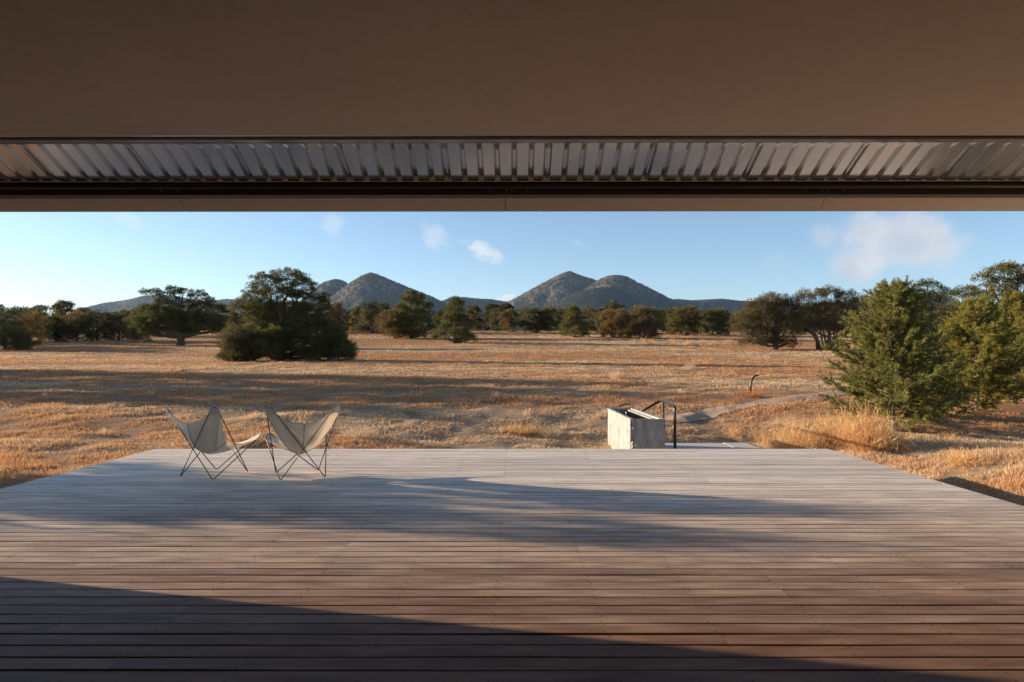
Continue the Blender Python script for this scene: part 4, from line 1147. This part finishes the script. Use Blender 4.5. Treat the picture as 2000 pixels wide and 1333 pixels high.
        T.append(np.array([tx[-1], ty[-1], H])); D.append(np.array([0, 0, 1.0]))
        T, D = np.array(T), np.array(D); n = 19; k = len(T) * n
        Tc, Dc = np.repeat(T, n, 0), np.repeat(D, n, 0)
        v = Dc * .75 + rng.normal(0, .55, (k, 3)) + np.array([0, 0, .15]); v /= np.linalg.norm(v, axis=1, keepdims=True)
        A = np.cross(v, rng.normal(0, 1, (k, 3))); A /= np.maximum(np.linalg.norm(A, axis=1, keepdims=True), 1e-6)
        L = rng.uniform(.055, .105, k)[:, None]; W = rng.uniform(.004, .0075, k)[:, None]
        V = np.stack([Tc - A * W, Tc + A * W, Tc + v * L], 1).reshape(-1, 3)
        nb_ = MB(); nb_.add(V, np.arange(k * 3).reshape(-1, 3)); nb_.build('crown', mat, root)
        mb.build('trunk', M['pinebark'], root, True)
    young(8.80, 15.8, 3.46, 1.62, M['pine'], 'nearest young pine, bluish green and cone shaped, behind the straw shrubs', 201, 150, 1.0)
    young(12.75, 18.8, 3.10, 1.45, M['yellowpine'], 'bushy yellow green young pine right of the nearest one', 202, 140, 1.0)
    young(15.2, 20.6, 3.35, 1.5, M['yellowpine'], 'yellow green young pine cut by the right rim of the picture', 203, 130, 1.0)
    young(10.7, 17.6, 1.55, .8, M['pine'], 'short young pine squeezed between the two larger ones', 204, 70, 1.0)
    return bushy
bushy = named_trees()

# left background row, darker and nearer
def left_row():
    lst = [(10, 682, 600, 90, 'dark tree at the left rim of the picture'), (55, 678, 612, 70, 'low dark tree second from the left rim'), (78, 672, 597, 46, 'thin topped tree poking up over the dark row at left'),
           (110, 668, 618, 60, 'dark tree in the left row right of the thin topped one'), (150, 668, 610, 64, 'round dark tree midway along the left row'), (190, 667, 606, 60, 'dark tree where the left ridge meets the row'),
           (232, 666, 612, 60, 'dark tree in the left row below the long ridge'), (268, 668, 616, 52, 'dark tree in the left row nearest the open crooked tree'), (32, 684, 640, 60, 'low dark shrub tree in front of the left rim trees')]
    for k, (px, b, t, w, lab) in enumerate(lst):
        bushy(px, b, t, w, M['juniper'] if k % 3 == 1 else M['farfol'], lab, 300 + k, 'round' if k != 2 else 'flat', 4.6, .36, 34, 'dark trees along the left', 'pinyon_pine' if k % 3 != 1 else 'juniper', skirt=.03 if k != 2 else .2)
left_row()

# far tree line: five kinds, copied
def far_line():
    protos = []
    for k in range(6):
        rr = np.random.default_rng(400 + k); H = 5.0; bl = []; n = 11
        for q in range(n):
            t = (q + .5) / n; z = .08 + .92 * t; env = (math.sin(math.pi * min(1, .25 + .66 * z)) ** .6) if k % 2 else (1.04 - z) ** .55
            a = q * 2.4 + rr.uniform(-.5, .5); ro = 2.1 * env * rr.uniform(.4, .8); br = 2.1 * rr.uniform(.3, .5) * (.55 + .45 * env)
            bl.append(((math.cos(a) * ro, math.sin(a) * ro, min(z * H, H - br * .5)), (br, br, br * .72)))
        t_ = tree('far_tree', (0, -60 - k * 8, 0), bl, [(0, 0, 0), (.03, 0, 1.0), (.1, 0, 2.2), (0, 0, 3.4)], [.22, .18, .13, .06], M['farfol'] if k % 3 else M['juniper'], '', 'tree', 'far trees beyond the meadow', 500 + k, 3.0, .42, 18, .30, .085, .8, .5, .05, tww=.02)
        protos.append(t_)
    rng = np.random.default_rng(9)
    used = [False] * 6
    lab = 'small dark tree in the distant tree line beyond the meadow'
    rows = [(94, 104, 4.2, .8), (108, 118, 4.6, .95), (122, 135, 4.6, 1.0), (145, 165, 5.0, 1.05), (180, 215, 6.0, 1.1)]
    for y0, y1, step, sc in rows:
        lim = y0 * .80; x = -lim
        lim2 = -y0 * .48 if y0 < 100 else lim
        while x < lim2:
            xx = x + rng.uniform(-1.2, 1.2); yy = rng.uniform(y0, y1); x += step * rng.uniform(.7, 1.35)
            px = 1001 + xx / yy * 1333
            if y0 < 120 and (900 < px < 985 or rng.random() < .12): continue
            if px < 270: yy -= 14 * (y0 < 125)
            k = int(rng.integers(0, 6)); s = sc * rng.uniform(.72, 1.12); loc = (xx, yy, float(gz(xx, yy)) - .1); rz = rng.uniform(0, 6.28)
            scl = (s * rng.uniform(.9, 1.2), s * rng.uniform(.9, 1.2), s * rng.uniform(.85, 1.05))
            if not used[k]:
                used[k] = True; o = protos[k]; o.location = loc; o.rotation_euler = (0, 0, rz); o.scale = scl; o['label'] = lab
            else: copy_tree(protos[k], loc, rz, scl, lab, 'far trees beyond the meadow')
far_line()

# trees standing left of the view; their long shadows cross the deck and the meadow
def shade_trees():
    def st(X, Y, blobs, lab, seed, H, dens=5):
        Z = float(gz(X, Y))
        tree('pinyon_pine', (X, Y, Z), blobs, [(0, 0, 0), (0, 0, H * .3), (.05, 0, H * .6), (0, 0, H * .85)], [.2, .16, .1, .04], M['pinyon'], lab, 'tree', 'pinyons left of the view', seed, dens, .28, 20, .16, .04, .7, .4, .05)
    st(-16, 10.55, [((0, .85, 3.4), (.45, .35, .75)), ((0, -.35, 3.3), (.45, .35, .7)), ((0, .3, 2.75), (.7, 1.0, .5)), ((0, -.6, 2.5), (.6, .75, .5)), ((0, .9, 2.3), (.6, .8, .6)), ((0, 0, 1.9), (.8, 1.2, .6)), ((.1, .2, 1.2), (.8, 1.0, .6))], 'pinyon standing left of the deck that throws its shadow across the boards', 601, 4.1, 9)
    def big(X, Y, H, W, seed, lab):
        rr = np.random.default_rng(seed); bl = []
        for q in range(14):
            t = (q + .5) / 14; z = .12 + .85 * t; a = q * 2.4; ro = W * (1.05 - z) ** .5 * rr.uniform(.4, .75); br = W * rr.uniform(.32, .48)
            bl.append(((math.cos(a) * ro, math.sin(a) * ro, z * H), (br, br, br * .75)))
        st(X, Y, bl, lab, seed, H, 5)
    big(-36, 37.2, 7.4, 2.9, 611, 'large pinyon left of the view shading the near meadow')
    big(-38, 33.8, 7.8, 3.0, 612, 'tallest pinyon of the row left of the view')
    big(-36, 30.6, 6.8, 2.7, 613, 'pinyon left of the view next to the tallest of its row')
    big(-36, 27.6, 6.2, 2.5, 615, 'nearest pinyon of the row left of the view')
    big(-62, 69, 5.5, 3.0, 614, 'pinyon left of the view level with the crooked tree')
shade_trees()

# ------------------------------------------------------------------ clear mountain air
def build_haze():
    mb = MB(); mb.box((-7000, -150, -60), (7000, 9500, 900))
    m = bpy.data.materials.new('thin_air'); m.use_nodes = True; nt = m.node_tree
    nt.nodes.remove(nt.nodes['Principled BSDF'])
    v = nd(nt, 'ShaderNodeVolumePrincipled', {'Color': (0.42, 0.66, 1.0, 1), 'Density': 3.0e-5, 'Anisotropy': 0.2})
    nt.links.new(v.outputs[0], [n for n in nt.nodes if n.type == 'OUTPUT_MATERIAL'][0].inputs['Volume'])
    tag(mb.build('haze', m), kind='stuff')
build_haze()
